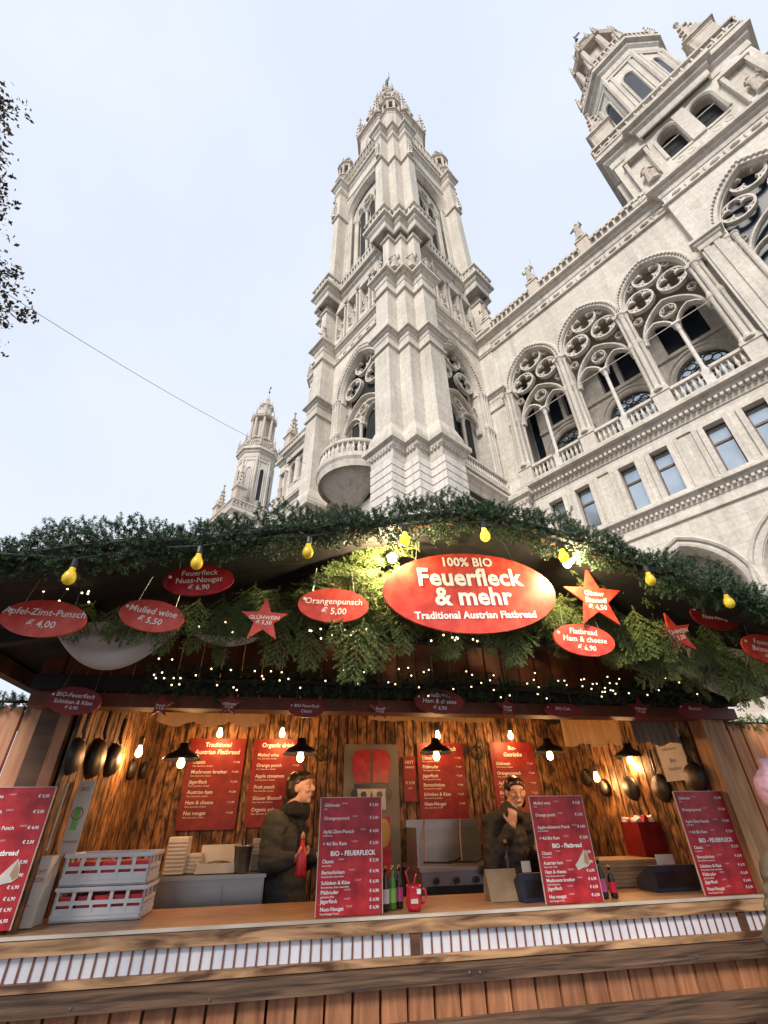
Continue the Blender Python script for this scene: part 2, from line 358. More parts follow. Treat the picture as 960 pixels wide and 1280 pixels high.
def statue_mesh(seed, h=1.7):
    rnd = random.Random(seed); b = MB(); b.smooth = True; s = h/1.75
    lean = rnd.uniform(-.05, .05)
    prof = [(.27, 0), (.30, .05), (.25, .3), (.22, .65), (.17, .95), (.21, 1.15), (.24, 1.32), (.16, 1.43), (.065, 1.47), (.06, 1.53)]
    vs = []; n = 12
    for r, z in prof:
        for i in range(n):
            a = 2*PI*i/n; rr = r*(1+.13*math.sin(5*a+seed+z*3)*(1.4-min(z, 1.3)))
            vs.append(((rr*math.cos(a)+lean*z)*s, rr*.72*math.sin(a)*s, z*s))
    fs = [(j*n+i, j*n+(i+1) % n, (j+1)*n+(i+1) % n, (j+1)*n+i) for j in range(len(prof)-1) for i in range(n)]+[tuple(range(n-1, -1, -1))]
    b.add(vs, fs); hx = lean*1.6*s
    b.sphere((hx, -.02*s, 1.62*s), .105*s, 8, 6, (1, 1.1, 1.2))
    for sg in (-1, 1):
        e = Vector((sg*.33*s, -.08*s, rnd.uniform(.95, 1.15)*s)); w_ = Vector((sg*rnd.uniform(.05, .4)*s, -.3*s, rnd.uniform(1.0, 1.45)*s))
        b.tube([(sg*.2*s, 0, 1.36*s), e, w_], [.075*s, .06*s, .04*s], 6)
    b.smooth = False; b.lathe([(.36*s, -.12*s), (.36*s, 0), (.3*s, .02*s)], 8, (0, 0, 0))
    if seed % 2: b.tube([(.38*s, -.28*s, 0), (.36*s, -.26*s, 1.9*s)], .02*s, 5)
    return b.mesh('statue', M['warm'])
ST = [statue_mesh(i) for i in range(4)]
def finial(mb, x, y, z0, h, r, n=6):                              # crocketed pinnacle
    mb.lathe([(r, z0), (r*.9, z0+.03*h), (r*.12, z0+.86*h), (r*.3, z0+.9*h), (r*.3, z0+.93*h), (.01, z0+h)], n, (x, y, 0))
    for j in range(1, 5):
        t = j/5.5; rr = r*(.95-.85*t)
        for i in range(4):
            a = PI/4+i*PI/2; mb.cbox(x+(rr+.03*h*.4)*math.cos(a), y+(rr+.03*h*.4)*math.sin(a), z0+h*t*.88, r*.34, r*.34, r*.3)
# ---- the tracery of a bay (x about 0, in the wall face), shared by loggia and tower
def tracery_mesh(zs, zo, sub_r=2.05, hw=1.38, rise=2.5, rs=.6, dep=.22, y=.0):
    b = MB(); F = FRONT(y)
    sp = arch_pts(0, zs, hw-.02, sub_r, 18)
    b.sweep([(hw*-1+.02, zs-.05)]+sp+[(hw-.02, zs-.05)], [(-.02, -.02), (.03, .05), (.1, .05), (.15, -.06), (.15, -dep), (-.02, -dep)], F, cprof=True)
    for sg in (-1, 1):
        lp = arch_pts(sg*(hw/2+.01), zs, hw/2-.04, .98, 12)
        b.sweep(lp, [(-.04, .0), (.04, .03), (.08, -.04), (.08, -dep), (-.04, -dep)], F, cprof=True)
    quatrefoil(b, 0, zs+1.26, .36, dep*.8, F, -.03, rot=PI/2, lobes=3, n=14)
    top = zo+rise
    quatrefoil(b, 0, top-rs*.92, rs, dep, F, -.02, rot=0)
    for sg in (-1, 1): quatrefoil(b, sg*.735*hw/1.38, top-rs*.92-1.3*rs/.68, rs*.95, dep, F, -.02, rot=0)
    for sg in (-1, 1):
        quatrefoil(b, sg*1.17*hw/1.38, zs+1.75, .2, dep*.7, F, -.03, rot=0, n=10)
        quatrefoil(b, sg*.86*hw/1.38, top-.78, .17, dep*.7, F, -.03, rot=0, n=10)
    return b
def bay_band_profile(t=.3): return [(-t, 0), (-t, .07), (-t*.8, .12), (-t*.62, .12), (-t*.55, .05), (-t*.3, .03), (-.04, .06), (0, .0), (0, -.1), (.06, -.13), (.06, -.3)]
# ================================================================== the wing between the towers
BAYS = [-6.95, -3.6, -.25]; PIERS = [-8.62, -5.28, -1.93, 1.42]; NW = 18.0
wing = MB()
Fw = FRONT(NW)
# storey of the loggia: wall with arched bays
for bx in BAYS: arch_wall(wing, bx-1.675, bx+1.675, 22.0, 26.6, arch_pts(bx, 22.55, 1.42, 1.95, 20), 22.0, Fw, .6)
wing.box(-10.4, -8.62, NW, 19, 11, 26.6); wing.box(1.42, 2.05, NW, 19, 11, 26.6)
# wall of windows between the cornices
def holes_wall(mb, x0, x1, z0, z1, holes, zb, zt, mapf, dep):
    xs = x0
    def q(a, b, c, d): mb.add([mapf(a, c, 0), mapf(b, c, 0), mapf(b, d, 0), mapf(a, d, 0)], [(0, 1, 2, 3)])
    for a, b in holes:
        q(xs, a, z0, z1); q(a, b, z0, zb); q(a, b, zt, z1); xs = b
        for (p, r, s_, t) in ((a, zb, a, zt), (a, zt, b, zt), (b, zt, b, zb), (b, zb, a, zb)):
            mb.add([mapf(p, r, 0), mapf(s_, t, 0), mapf(s_, t, -dep), mapf(p, r, -dep)], [(0, 1, 2, 3)])
    q(xs, x1, z0, z1)
WX = []
for bx in BAYS+[4.6, 8.9]:
    for sg in (-.66, .66): WX.append((bx+sg-.35, bx+sg+.35))
holes_wall(wing, -10.4, 12, 11.6, 14.7, WX, 11.85, 13.98, Fw, .38)
# lower storey with the big blind arches
low = BAYS+[4.6, 8.9]; xs = -10.4
for i, bx in enumerate(low):
    x1 = (low[i+1]+bx)/2 if i+1 < len(low) else 12
    hw = 1.42
    arch_wall(wing, xs, x1, 0, 11.2, arch_pts(bx, 7.6, hw, 2.1, 16), 1.0, Fw, .9); xs = x1
wing_o = ob('wing_wall', wing, TH, mats=M['stone'])
b = MB()
for bx in low:
    band_arch(b, arch_pts(bx, 7.6, 1.42, 2.1, 20), 6, [(-.42, 0), (-.42, .08), (-.36, .13), (-.28, .1), (-.25, .02), (-.12, .06), (-.04, .05), (0, -.02), (.08, -.2), (.14, -.5)], Fw)
place_pieces(pieces(b, 'arch_moulding', M['trim']), TH)
b = MB(); b.box(-10, 12, NW+.85, NW+.9, 0, 11); ob('arcade_recess', b, TH, mats=M['inner'])
# window surrounds, frames and panes: each window is a part of its own
for k, (xa, xb) in enumerate(WX):
    b = MB(); c = (xa+xb)/2
    for sg in (-1, 1):
        b.box(c+sg*.35-.0 if sg > 0 else xa-.19, xb+.19 if sg > 0 else xa, NW-.1, NW-.002, 11.72, 14.12)
    b.box(xa-.0, xb+.0, NW-.1, NW-.002, 13.98, 14.12)
    b.box(xa-.24, xb+.24, NW-.16, NW-.003, 11.64, 11.76)
    wo = ob('window', b, TH, mats=M['trim'])
    f = MB(); y0 = NW+.22
    f.box(xa+.001, xa+.055, y0, y0+.08, 11.85, 13.98); f.box(xb-.055, xb-.001, y0, y0+.08, 11.85, 13.98)
    f.box(xa+.055, xb-.055, y0, y0+.08, 11.85, 11.91); f.box(xa+.055, xb-.055, y0, y0+.08, 13.91, 13.98); f.box(xa+.055, xb-.055, y0-.02, y0+.08, 13.16, 13.25)
    ob('frame', f, wo, mats=M['frame'])
    for z0, z1 in ((11.91, 13.16), (13.25, 13.91)):
        p = MB(); p.box(xa+.055, xb-.055, y0+.03, y0+.045, z0, z1); ob('pane', p, wo, mats=M['glass'])
b = MB()
for i in range(len(WX)//2-1):                                       # flat strips between the window pairs
    xa, xb = WX[2*i+1][1]+.28, WX[2*i+2][0]-.28
    b.box(xa, xa+.12, NW-.07, NW-.001, 11.75, 14.2); b.box(xb-.12, xb, NW-.07, NW-.001, 11.75, 14.2); b.box(xa+.12, xb-.12, NW-.07, NW-.001, 14.1, 14.2)
place_pieces(pieces(b, 'panel_strip', M['trim']), TH)
# cornices of the wing
def straight(z, prof_fn, p, z0, x0=-10.3, x1=12): pass
b = MB(); b.sweep([(-9.2, NW), (12, NW)], corn(11.1, 11.68, .3), PLAN)
b.sweep([(-9.2, NW), (12, NW)], band(10.62, 10.78, .09), PLAN)
for i in range(110): b.cbox(-9+i*.19, NW-.1, 11.26, .1, .14, .1)
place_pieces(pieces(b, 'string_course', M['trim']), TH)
b = MB(); b.sweep([(-9.2, NW), (12, NW)], corn(14.55, 15.5, .5), PLAN)
for i in range(100): b.cbox(-9+i*.21, NW-.2, 14.86, .12, .2, .12)
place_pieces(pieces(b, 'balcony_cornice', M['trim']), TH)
# loggia floor, back wall, ceiling, ends
b = MB(); b.box(-9.6, 1.6, NW+.55, 20.8, 15.1, 15.5); ob('loggia_floor', b, TH, mats=M['inner'])
b = MB(); b.box(-9.6, 1.6, NW+.62, 21.5, 25.6, 26); b.box(-9.62, -9.4, NW+.6, 21.4, 15.5, 25.6); b.box(1.42, 1.6, NW+.6, 21.4, 15.5, 25.6)
for p in PIERS[1:3]: b.sweep([(p-1.2, 25.7)]+[(p-1.2+.0, 25.6)], [(0, 0), (.01, 0)], FRONT(19.5)) if False else None
ob('loggia_ceiling', b, TH, mats=M['inner'])
b = MB(); Fb = FRONT(20.8)
for bx in BAYS:
    arch_wall(b, bx-1.675, bx+1.675, 15.5, 20.5, arch_pts(bx-.05, 18.75, 1.2, 1.25, 16), 16.0, Fb, .35, False)
    holes_wall(b, bx-1.675, bx+1.675, 20.5, 25.6, [(bx-.98, bx-.1), (bx+.12, bx+1.0)], 20.75, 23.3, Fb, .5)
ob('loggia_back_wall', b, TH, mats=M['inner'])
b = MB()
for bx in BAYS:
    band_arch(b, arch_pts(bx-.05, 18.75, 1.2, 1.25, 18), 15.6, [(-.45, 0), (-.42, .1), (-.3, .1), (-.26, .03), (-.1, .05), (0, -.02), (.05, -.2)], Fb)
    b.box(bx-1.67, bx+1.67, 20.68, 20.798, 20.5, 20.7)
place_pieces(pieces(b, 'loggia_moulding', M['inner']), TH)
b = MB(); b.box(-9.3, 1.4, 21.4, 21.45, 15.5, 25.6); ob('upper_glass', b, TH, mats=M['darkglass'])
for bx in BAYS:
    gm = MB(); F2 = FRONT(20.9); gx = bx-.05
    gm.prism([(x, z) for x, z in [(gx-1.2, 16)]+arch_pts(gx, 18.75, 1.2, 1.25, 16)+[(gx+1.2, 16)]], 0, .03, Matrix(((1, 0, 0, 0), (0, 0, 1, 20.95), (0, 1, 0, 0), (0, 0, 0, 1))))
    wo = ob('rose_window', gm, TH, mats=M['glass'])
    t = MB(); quatrefoil(t, gx, 18.8, .52, .1, F2, 0, 0, 6, 20)
    for k in range(7):
        a = PI*(k+.5)/7; ring(t, gx+.83*math.cos(a), 18.75+.85*math.sin(a), .22, .025, .08, F2, 10)
    ring(t, gx, 18.75, 1.17, .06, .1, F2, 24); t.box(gx-1.1, gx+1.1, 20.84, 20.9, 17.6, 17.7)
    for k in (-.55, 0, .55): t.box(gx+k-.03, gx+k+.03, 20.84, 20.9, 16, 17.6)
    ob('tracery', t, wo, mats=M['iron'])
# piers with bundled shafts, tie rods, columns, tracery, balustrades
def pier_mesh():
    b = MB()
    b.box(-.24, .24, -.18, .4, 15.5, 21.7); b.box(-.34, .34, -.3, .45, 15.5, 16.35); b.box(-.38, .38, -.34, .46, 16.35, 16.5)
    for x, y in ((-.22, -.2), (.22, -.2), (-.22, .3), (.22, .3)): colonnette(b, x, y, 16.5, 19.65, .085)
    for x in (-.2, .2): colonnette(b, x, -.2, 19.68, 21.85, .075)
    colonnette(b, 0, -.28, 16.5, 21.95, .12)
    b.box(-.36, .36, -.36, .4, 21.85, 22.05)
    return b.mesh('pier', M['trim'])
pm = pier_mesh()
for i, x in enumerate(PIERS):
    ob('pier', pm, TH, (x, NW-(.0 if 0 < i < 3 else .02), 0))
trm = tracery_mesh(19.6, 22.55, rise=1.95, hw=1.42, rs=.70, dep=.24).mesh('tracery', M['trim'])
bm_ = MB(); band_arch(bm_, arch_pts(0, 22.55, 1.42, 1.95, 22), 21.95, bay_band_profile(.34), FRONT(0))
for i in range(30):                                                  # carved leaf row round the arch
    pts = arch_pts(0, 22.55, 1.6, 2.13, 60); x, z = pts[1+2*i]; bm_.cbox(x, -.09, z, .07, .1, .07, None)
bm_m = bm_.mesh('bay_arch', M['trim'])
cm = MB(); colonnette(cm, 0, 0, 15.95+.5, 19.6, .085, 12); cm.box(-.17, .17, -.17, .17, 15.5, 16.46); cm.box(-.17, .17, -.17, .17, 19.6, 19.75); cm_m = cm.mesh('column', M['rust'])
rod = MB(); rod.tube([(-1.5, 0, 19.45), (1.5, 0, 19.45)], .018, 6); rod_m = rod.mesh('tie_rod', M['rust'])
bal = MB()
for s_ in (-1, 1): baluster_run(bal, (s_*.2, -.12), (s_*1.3, -.12), 15.62, 16.3, .185, .06)
bal_m = bal.mesh('balusters', M['trim'])
rl = MB()
for s_ in (-1, 1):
    xa, xb = sorted((s_*.17, s_*1.34)); rl.box(xa, xb, -.22, -.02, 15.5, 15.62); rl.box(xa, xb, -.24, 0, 16.3, 16.44)
rl_m = pieces(rl, 'balustrade_rail', M['trim'])
for bx in BAYS:
    ob('tracery', trm, TH, (bx, NW+.15, 0)); ob('bay_arch', bm_m, TH, (bx, NW-.002, 0)); ob('column', cm_m, TH, (bx, NW+.1, 0))
    ob('tie_rod', rod_m, TH, (bx, NW-.25, 0)); ob('balusters', bal_m, TH, (bx, NW, 0), kind='stuff'); place_pieces(rl_m, TH, (bx, NW, 0))
# main cornice, frieze rosettes, parapet
b = MB(); path = [(-10.2, NW), (1.9, NW), (1.9, NW-.35), (7.4, NW-.35), (7.4, NW), (12, NW)]
b.sweep(path, corn(27.35, 28.25, .42), PLAN); b.sweep(path, band(26.55, 26.72, .14), PLAN)
wx = MB(); wx.box(-10.2, 1.9, NW, 19, 26.6, 28.2); wx.box(7.4, 12, NW, 19, 15.5, 28.2); wx.box(1.9, 7.4, NW-.35, 19, 26.6, 28.2)
ob('frieze', wx, TH, mats=M['stone'])
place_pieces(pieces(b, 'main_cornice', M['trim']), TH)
b = MB()
for i in range(24):
    x = -9.4+i*.85
    if x > 11.6: break
    y = NW-(.38 if 1.9 < x < 7.4 else .03)
    b.sphere((x, y, 27.02), .17, 7, 5, (1.35, .5, .6)); b.cbox(x+.42, y, 27.02, .05, .08, .3)
place_pieces(pieces(b, 'frieze_rosette', M['warm'], .3), TH)
b = MB(); b.box(-10.2, 1.9, NW-.25, NW+.05, 28.25, 28.42); b.box(-10.2, 1.9, NW-.28, NW+.06, 29.0, 29.14)
place_pieces(pieces(b, 'parapet_rail', M['trim']), TH)
for x0, x1 in ((-9.4, -5.62), (-4.95, -2.27), (-1.6, 1.6)):
    b = MB(); arcade_run(b, (x0, NW-.2), (x1, NW-.2), 28.42, 29.0, .34, .12); ob('parapet_arcade', b, TH, mats=M['trim'], kind='stuff')
for i, x in enumerate((-8.9, -5.28, -1.93)):
    b = MB(); b.box(x-.33, x+.33, NW-.3, NW+.2, 28.26, 29.4); b.box(x-.39, x+.39, NW-.36, NW+.25, 29.4, 29.55)
    p = ob('pedestal', b, TH, mats=M['warm']); ob('statue', ST[i % 4], p, (x, NW-.1, 29.7))
rf = MB(); rf.add([(-10.2, 18.5, 28.6), (12, 18.5, 28.6), (12, 19.3, 30.6), (-10.2, 19.3, 30.6), (12, 25, 34), (-10.2, 25, 34)], [(0, 1, 2, 3), (3, 2, 4, 5)])
ro = ob('roof', rf, TH, mats=M['slate'])
b = MB()
for i in range(110):
    x = -10+i*.2; b.tube([(x, 19.25, 30.6), (x, 19.25, 31.0)], .012, 4); ring(b, x+.1, 30.82, .07, .02, .015, FRONT(19.25), 6)
b.tube([(-10, 19.25, 30.72), (12, 19.25, 30.72)], .015, 4)
ob('cresting', b, ro, mats=M['iron'], kind='stuff')
bk = MB(); bk.box(-10.4, 12, 21.5, 34, 0, 28.2); ob('rear_block', bk, TH, mats=M['stone'])
# the wing storey under the side tower, with its wide rose arch
b = MB(); Ft = FRONT(NW-.35)
arch_wall(b, 1.9, 7.4, 15.5, 26.6, arch_pts(4.6, 22.5, 1.72, 3.0, 22), 15.6, Ft, .9)
b.box(1.9, 7.4, NW+.56, NW+.6, 15.5, 26.6); b.box(1.9, 7.4, NW-.348, NW-.1, 11.7, 14.6)
b.box(1.9, 1.92, NW-.35, 19, 15.5, 26.6); b.box(7.38, 7.4, NW-.35, 19, 15.5, 26.6)
ob('bay_wall', b, TH, mats=M['stone'])
b = MB()
band_arch(b, arch_pts(4.6, 22.5, 1.72, 3.0, 24), 22.3, bay_band_profile(.42), Ft)
for i in range(36):
    pts = arch_pts(4.6, 22.5, 1.95, 3.23, 72); x, z = pts[1+2*i]; b.cbox(x, NW-.45, z, .08, .1, .08)
for x in (2.05, 2.45, 6.75, 7.15): b.box(x-.12, x+.12, NW-.62, NW-.352, 15.6, 22.0)
for x in (2.25, 6.95):
    b.box(x-.42, x+.42, NW-.55, NW-.353, 15.6, 22.1); b.sweep([(x-.42, NW-.35), (x-.42, NW-.62), (x+.42, NW-.62), (x+.42, NW-.35)], corn(22.0, 22.75, .22), PLAN)
for x in (2.72, 3.0, 6.2, 6.48): colonnette(b, x, NW-.4, 15.7, 21.9, .11)
place_pieces(pieces(b, 'bay_moulding', M['trim']), TH)
t = tracery_mesh(19.9, 22.5, 2.5, 1.72, 3.0, .72, .25).mesh('tracery', M['trim']); ob('tracery', t, TH, (4.6, NW-.15, 0))
b = MB(); b.box(2.4, 6.8, NW+.3, NW+.34, 15.6, 26.5); ob('rose_glass', b, TH, mats=M['darkglass'])
# ================================================================== side towers (three of them in sight)
def side_tower(x, y, main=True):
    H = 3.5
    c = MB(); c.box(-H, H, -H, H, 27 if main else 0, 30.0); c.box(-H+1.2, H-1.2, -H+1.2, H-1.2, 30, 35)
    t = ob('tower', c, TH, (x, y, 0), mats=M['stone'])
    core = MB(); core.box(-H+.62, H-.62, -H+.62, H-.62, 30.01, 33.3); ob('dark_opening', core, t, mats=M['void'])
    fm = MB(); F = FRONT(H)                                          # face toward -y: y0 - h with y0 = -H
    F = lambda a, z, h: (a, -H-h, z)
    for sg in (-1, 1):
        x0, x1 = (-H, 0) if sg < 0 else (0, H)
        arch_wall(fm, x0, x1, 30.0, 33.5, arch_pts(sg*.85, 32.35, .5, .52, 12), 30.05, F, .6, False)
    fmm = fm.mesh('belvedere_wall', M['trim'])
    dm = MB()
    for sg in (-1, 1):
        band_arch(dm, arch_pts(sg*.85, 32.35, .5, .52, 14), 30.3, [(-.2, 0), (-.18, .08), (-.1, .1), (0, .02), (.03, -.2)], F)
        dm.box(sg*.85-.5, sg*.85+.5, -H-.05, -H+.1, 29.95, 30.12)
        for k in (-.25, .25): ring(dm, sg*.85+k, 29.55, .2, .06, .1, lambda a, z, h: (a, -H-.02-h, z), 12)
        dm.box(sg*.85-.5, sg*.85+.5, -H+.28, -H+.33, 31.95, 32.0)
        # corner niche with gable
        xx = sg*2.45
        dm.box(xx-.62, xx-.45, -H-.3, -H-.002, 29, 32.4); dm.box(xx+.45, xx+.62, -H-.3, -H-.002, 29, 32.4)
        dm.prism([(xx-.7, 32.4), (xx+.7, 32.4), (xx, 33.3)], 0, .35, Matrix(((1, 0, 0, 0), (0, 0, -1, -H-.003), (0, 1, 0, 0), (0, 0, 0, 1))))
        dm.box(xx-.6, xx+.6, -H-.35, -H-.004, 28.5, 29.0)
    dm.box(-.3, .3, -H-.12, -H-.003, 30, 33.2)
    dmm = pieces(dm, 'belvedere_trim', M['trim'])
    for k in range(4):
        if not main and k in (2,): continue
        ob('belvedere_wall', fmm, t, rot=(0, 0, k*PI/2)); place_pieces(dmm, t, rot=(0, 0, k*PI/2))
        for sg in (-1, 1):
            q = Matrix.Rotation(k*PI/2, 3, 'Z') @ Vector((sg*2.45, -H-.28, 29.12)); ob('statue', ST[(k+sg) % 4], t, q, (0, 0, k*PI/2))
    g = MB(); sq = [(-H, -H), (H, -H), (H, H), (-H, H)]
    g.sweep(sq, corn(33.35, 34.9, .55), PLAN, closed=True); g.sweep(sq, band(28.3, 28.9, .3), PLAN, closed=True)
    g.prism([(-H-.4, -H-.4), (H+.4, -H-.4), (H+.4, H+.4), (-H-.4, H+.4)], 34.8, 35.1)
    g.sweep([(-1.75, -H), (-1.75, -H-.3), (1.75, -H-.3), (1.75, -H)], corn(33.4, 34.95, .55), PLAN)
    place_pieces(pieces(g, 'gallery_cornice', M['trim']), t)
    g = MB(); G = H+.38
    for k in range(4):
        mt = Matrix.Rotation(k*PI/2, 4, 'Z')
        g.box(-G, G, -G-.08, -G+.1, 35.1, 35.25, mt); g.box(-G, G, -G-.1, -G+.12, 36.0, 36.18, mt)
        n = 15
        for i in range(n):
            x0 = -G+2*G*(i+.5)/n; F3 = lambda a, z, h, mt=mt: tuple(mt @ Vector((a, -G+.06-h, z)))
            ring(g, x0, 35.63, .2, .06, .1, F3, 8); g.cbox(x0+G/n, -G+.02, 35.62, .07, .12, .74, mt)
    ob('gallery_balustrade', g, t, mats=M['trim'], kind='stuff')
    for sx in (-1, 1):
        for sy in (-1, 1):
            p = MB(); p.box(-.62, .62, -.62, .62, 35.1, 38.2); p.sweep([(-.62, -.62), (.62, -.62), (.62, .62), (-.62, .62)], corn(38.0, 38.5, .18), PLAN, closed=True)
            for k in range(4):
                p.prism([(-.6, 38.4), (.6, 38.4), (0, 39.6)], .5, .66, Matrix.Rotation(k*PI/2, 4, 'Z') @ Matrix(((1, 0, 0, 0), (0, 0, -1, 0), (0, 1, 0, 0), (0, 0, 0, 1))))
            finial(p, 0, 0, 38.5, 4.2, .55); ob('pinnacle', p, t, (sx*2.95, sy*2.95, 0), mats=M['warm'])
    # octagon
    def octo(r, rot=PI/8): return [(r*math.cos(rot+i*PI/4), r*math.sin(rot+i*PI/4)) for i in range(8)]
    o = MB(); o.prism(octo(2.55), 35, 47); ob('octagon', o, t, mats=M['stone'])
    o = MB(); ap = 2.55*math.cos(PI/8)
    for k in range(8):
        mt = Matrix.Rotation(k*PI/4, 4, 'Z')
        F4 = lambda a, z, h, mt=mt: tuple(mt @ Vector((a, -ap-h, z)))
        band_arch(o, arch_pts(0, 43.2, .3, .45, 10), 38.2, [(-.16, 0), (-.16, .1), (-.06, .12), (0, .03), (0, .003)], F4)
        o.tube([mt @ Vector((.97, -ap-.05, 36)), mt @ Vector((.97, -ap-.05, 45.5))], .14, 6)
        for sg in (-1, 1): o.box(sg*.62-.1, sg*.62+.1, -ap-.08, -ap-.002, 36.2, 45, mt)
        o.box(-.9, .9, -ap-.1, -ap-.003, 45.0, 45.3, mt)
    o.sweep(octo(2.55)[::-1], [(-d, z) for d, z in corn(45.6, 47.6, .55)], PLAN, closed=True)
    place_pieces(pieces(o, 'octagon_trim', M['trim']), t)
    o = MB()
    for k in range(8):
        mt = Matrix.Rotation(k*PI/4, 4, 'Z'); pts = [(-.3, 38.25)]+arch_pts(0, 43.2, .3, .45, 8)+[(.3, 38.25)]
        o.add([mt @ Vector((x_, -ap-.012, z_)) for x_, z_ in pts], [tuple(range(len(pts)))])
    place_pieces(pieces(o, 'slit_window', M['darkglass']), t)
    o = MB()
    for k in range(8):
        mt = Matrix.Rotation(k*PI/4, 4, 'Z')
        arcade = lambda: None
        for i in range(7): o.cbox(-.9+i*.3, -2.75, 48.0, .1, .12, .8, mt)
        o.box(-1.15, 1.15, -2.82, -2.68, 48.4, 48.55, mt)
        q = mt @ Matrix.Rotation(PI/8, 4, 'Z') @ Vector((0, -2.95, 0)); finial(o, q.x, q.y, 47.6, 2.6, .24)
    o.lathe([(1.75, 47.5), (1.75, 50), (1.95, 50.1), (1.95, 50.3), (1.2, 50.3), (1.2, 54.6), (1.9, 54.7), (2.05, 55.1), (1.2, 55.6), (.95, 55.7), (.95, 58), (1.15, 58.2), (1.1, 58.5), (.5, 59.2), (.3, 60.2), (.12, 60.6), (.02, 62)], 8, rot=PI/8)
    for k in range(8):
        a = k*PI/4+PI/8; x_, y_ = 1.68*math.cos(a), 1.68*math.sin(a)
        o.lathe([(.24, 50.2), (.2, 54.7)], 6, (x_, y_, 0)); finial(o, x_*1.12, y_*1.12, 54.6, 2.2, .2)
        x_, y_ = .98*math.cos(a), .98*math.sin(a); finial(o, x_*1.1, y_*1.1, 57.6, 1.5, .14)
        for j in range(6):
            rr = 2.6+.25*math.sin(j*1.3); o.cbox(2.1*math.cos(a+.13*j-.3), 2.1*math.sin(a+.13*j-.3), 49.0+.2*j, .22, .22, .3)
    ob('lantern', o, t, mats=M['warm'])
    o = MB(); o.tube([(0, 0, 61.5), (0, 0, 63.2)], .05, 5); o.sphere((0, 0, 62), .16, 6, 5); o.box(0, .5, -.02, .02, 62.6, 63.0); ob('weather_vane', o, t, mats=M['iron'])
    return t
side_tower(4.6, 21.5)
side_tower(-32.9, 21.5, False)
side_tower(-51.8, 21.5, False)
# ================================================================== central tower
CT = (-14.15, 15.25)
def stair(w, a, o, c, m): return [(a, -w), (a, -o), (c, -o), (c, -m), (m, -m), (m, -c), (o, -c), (o, -a), (w, -a)]
core = MB(); core.box(-3.3, 3.3, -3.3, 3.3, 0, 53.5)
T = ob('tower', core, TH, (CT[0], CT[1], 0), mats=M['stone'])
S0 = stair(4.1, 2.5, 5.38, 3.84, 4.61)
SA = stair(4.1, 2.65, 5.2, 3.72, 4.46); SB = stair(4.1, 2.7, 5.1, 3.66, 4.38)
SD_ = stair(3.9, 3.15, 4.85, 3.7, 4.25); SG = stair(4.0, 2.45, 5.25, 3.85, 4.5); SE = stair(3.85, 2.55, 4.85, 3.3, 4.05)
def cpoly(S): return S+[(S[0][0]-.0, -3.0), (3.0, -3.0)][1:]+[(3.0, -S[-1][1]*-1)] if False else S+[(3.2, S[-1][1]), (3.2, -3.2), (S[0][0], -3.2)]
b = MB(); b.prism(cpoly(SA), 15.4, 22.4); b.prism(cpoly(SB), 22.4, 27.9)
b.prism(cpoly(SD_), 27.9, 34.6); b.prism(cpoly(SE), 34.6, 53.4); b.prism(cpoly(stair(4.1, 2.56, 5.3, 3.78, 4.55)), 0, 13.97)
butt = b.mesh('buttress', M['stone'])
b = MB()
s1 = SA[0:]
b.sweep(stair(4.1, 2.5, 5.25, 3.8, 4.5), corn(13.97, 15.25, .34), PLAN)
b.sweep(SA, [(-.02, 15.2), (.22, 15.2), (.22, 15.45), (.02, 16.1), (-.02, 16.1)], PLAN)
b.sweep(SA, corn(22.3, 23.0, .26), PLAN); b.sweep(SA, band(21.5, 21.72, .1), PLAN)
b.sweep(SB, corn(27.75, 28.75, .38), PLAN); b.sweep(SB, band(26.7, 26.95, .13), PLAN)
b.sweep(SD_, band(32.9, 33.15, .12), PLAN)
b.sweep(SG, corn(33.7, 35.3, .42), PLAN); b.prism(cpoly(SG), 34.0, 35.25)
b.sweep(SE, band(46.9, 47.3, .16), PLAN); b.sweep(SE, corn(51.6, 52.2, .12), PLAN)
b.sweep(SE, corn(52.6, 54.3, .42), PLAN); b.prism(cpoly(SE), 53.3, 54.25)
for q_ in ((3.1, -4.95), (4.95, -3.1)): finial(b, q_[0], q_[1], 47.3, 3.4, .28)
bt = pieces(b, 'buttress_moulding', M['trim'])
b = MB()
for S, z, d in ((stair(4.1, 2.5, 5.25, 3.8, 4.5), 14.33, .12),):
    for (x0, y0), (x1, y1) in zip(S[:-1], S[1:]):
        L = math.hypot(x1-x0, y1-y0); k = max(1, int(L/.17)); nx, ny = (y1-y0)/L, -(x1-x0)/L
        for i in range(k):
            t_ = (i+.5)/k; b.cbox(x0+(x1-x0)*t_+nx*d, y0+(y1-y0)*t_+ny*d, z+.16, .085, .085, .13)
for (x0, y0), (x1, y1) in zip(SG[:-1], SG[1:]):
    L = math.hypot(x1-x0, y1-y0); nx, ny = (y1-y0)/L, -(x1-x0)/L; k = max(1, int(L/.3))
    for i in range(k):
        t_ = (i+.5)/k; b.cbox(x0+(x1-x0)*t_+nx*.28, y0+(y1-y0)*t_+ny*.28, 35.6, .1, .1, .6)
b.sweep(SG, [(.18, 35.85), (.38, 35.85), (.38, 36.0), (.18, 36.0)], PLAN, cprof=True)
dent = pieces(b, 'dentil_row', M['trim'])
# rusticated courses: every course of the corner is a stone part with a recessed joint
b = MB(); b.prism(cpoly(stair(4.1, 2.5, 5.38, 3.84, 4.61)), .035, .375)
course = b.mesh('stone_course', M['rust'])
for k in range(14): ob('stone_course', course, T, (0, 0, 13.97-.41*(k+1)), kind=None)
# faces
fb = MB(); F = lambda a, z, h: (a, -4.1-h, z)
arch_wall(fb, -2.75, 2.75, 15.3, 28.0, arch_pts(0, 22.9, 1.8, 2.65, 22), 16.0, F, .8, False)
fb.box(-2.75, 2.75, -4.1, -3.2, 0, 14); fb.box(-3.3, 3.3, -3.9, -3.2, 28, 34.6)

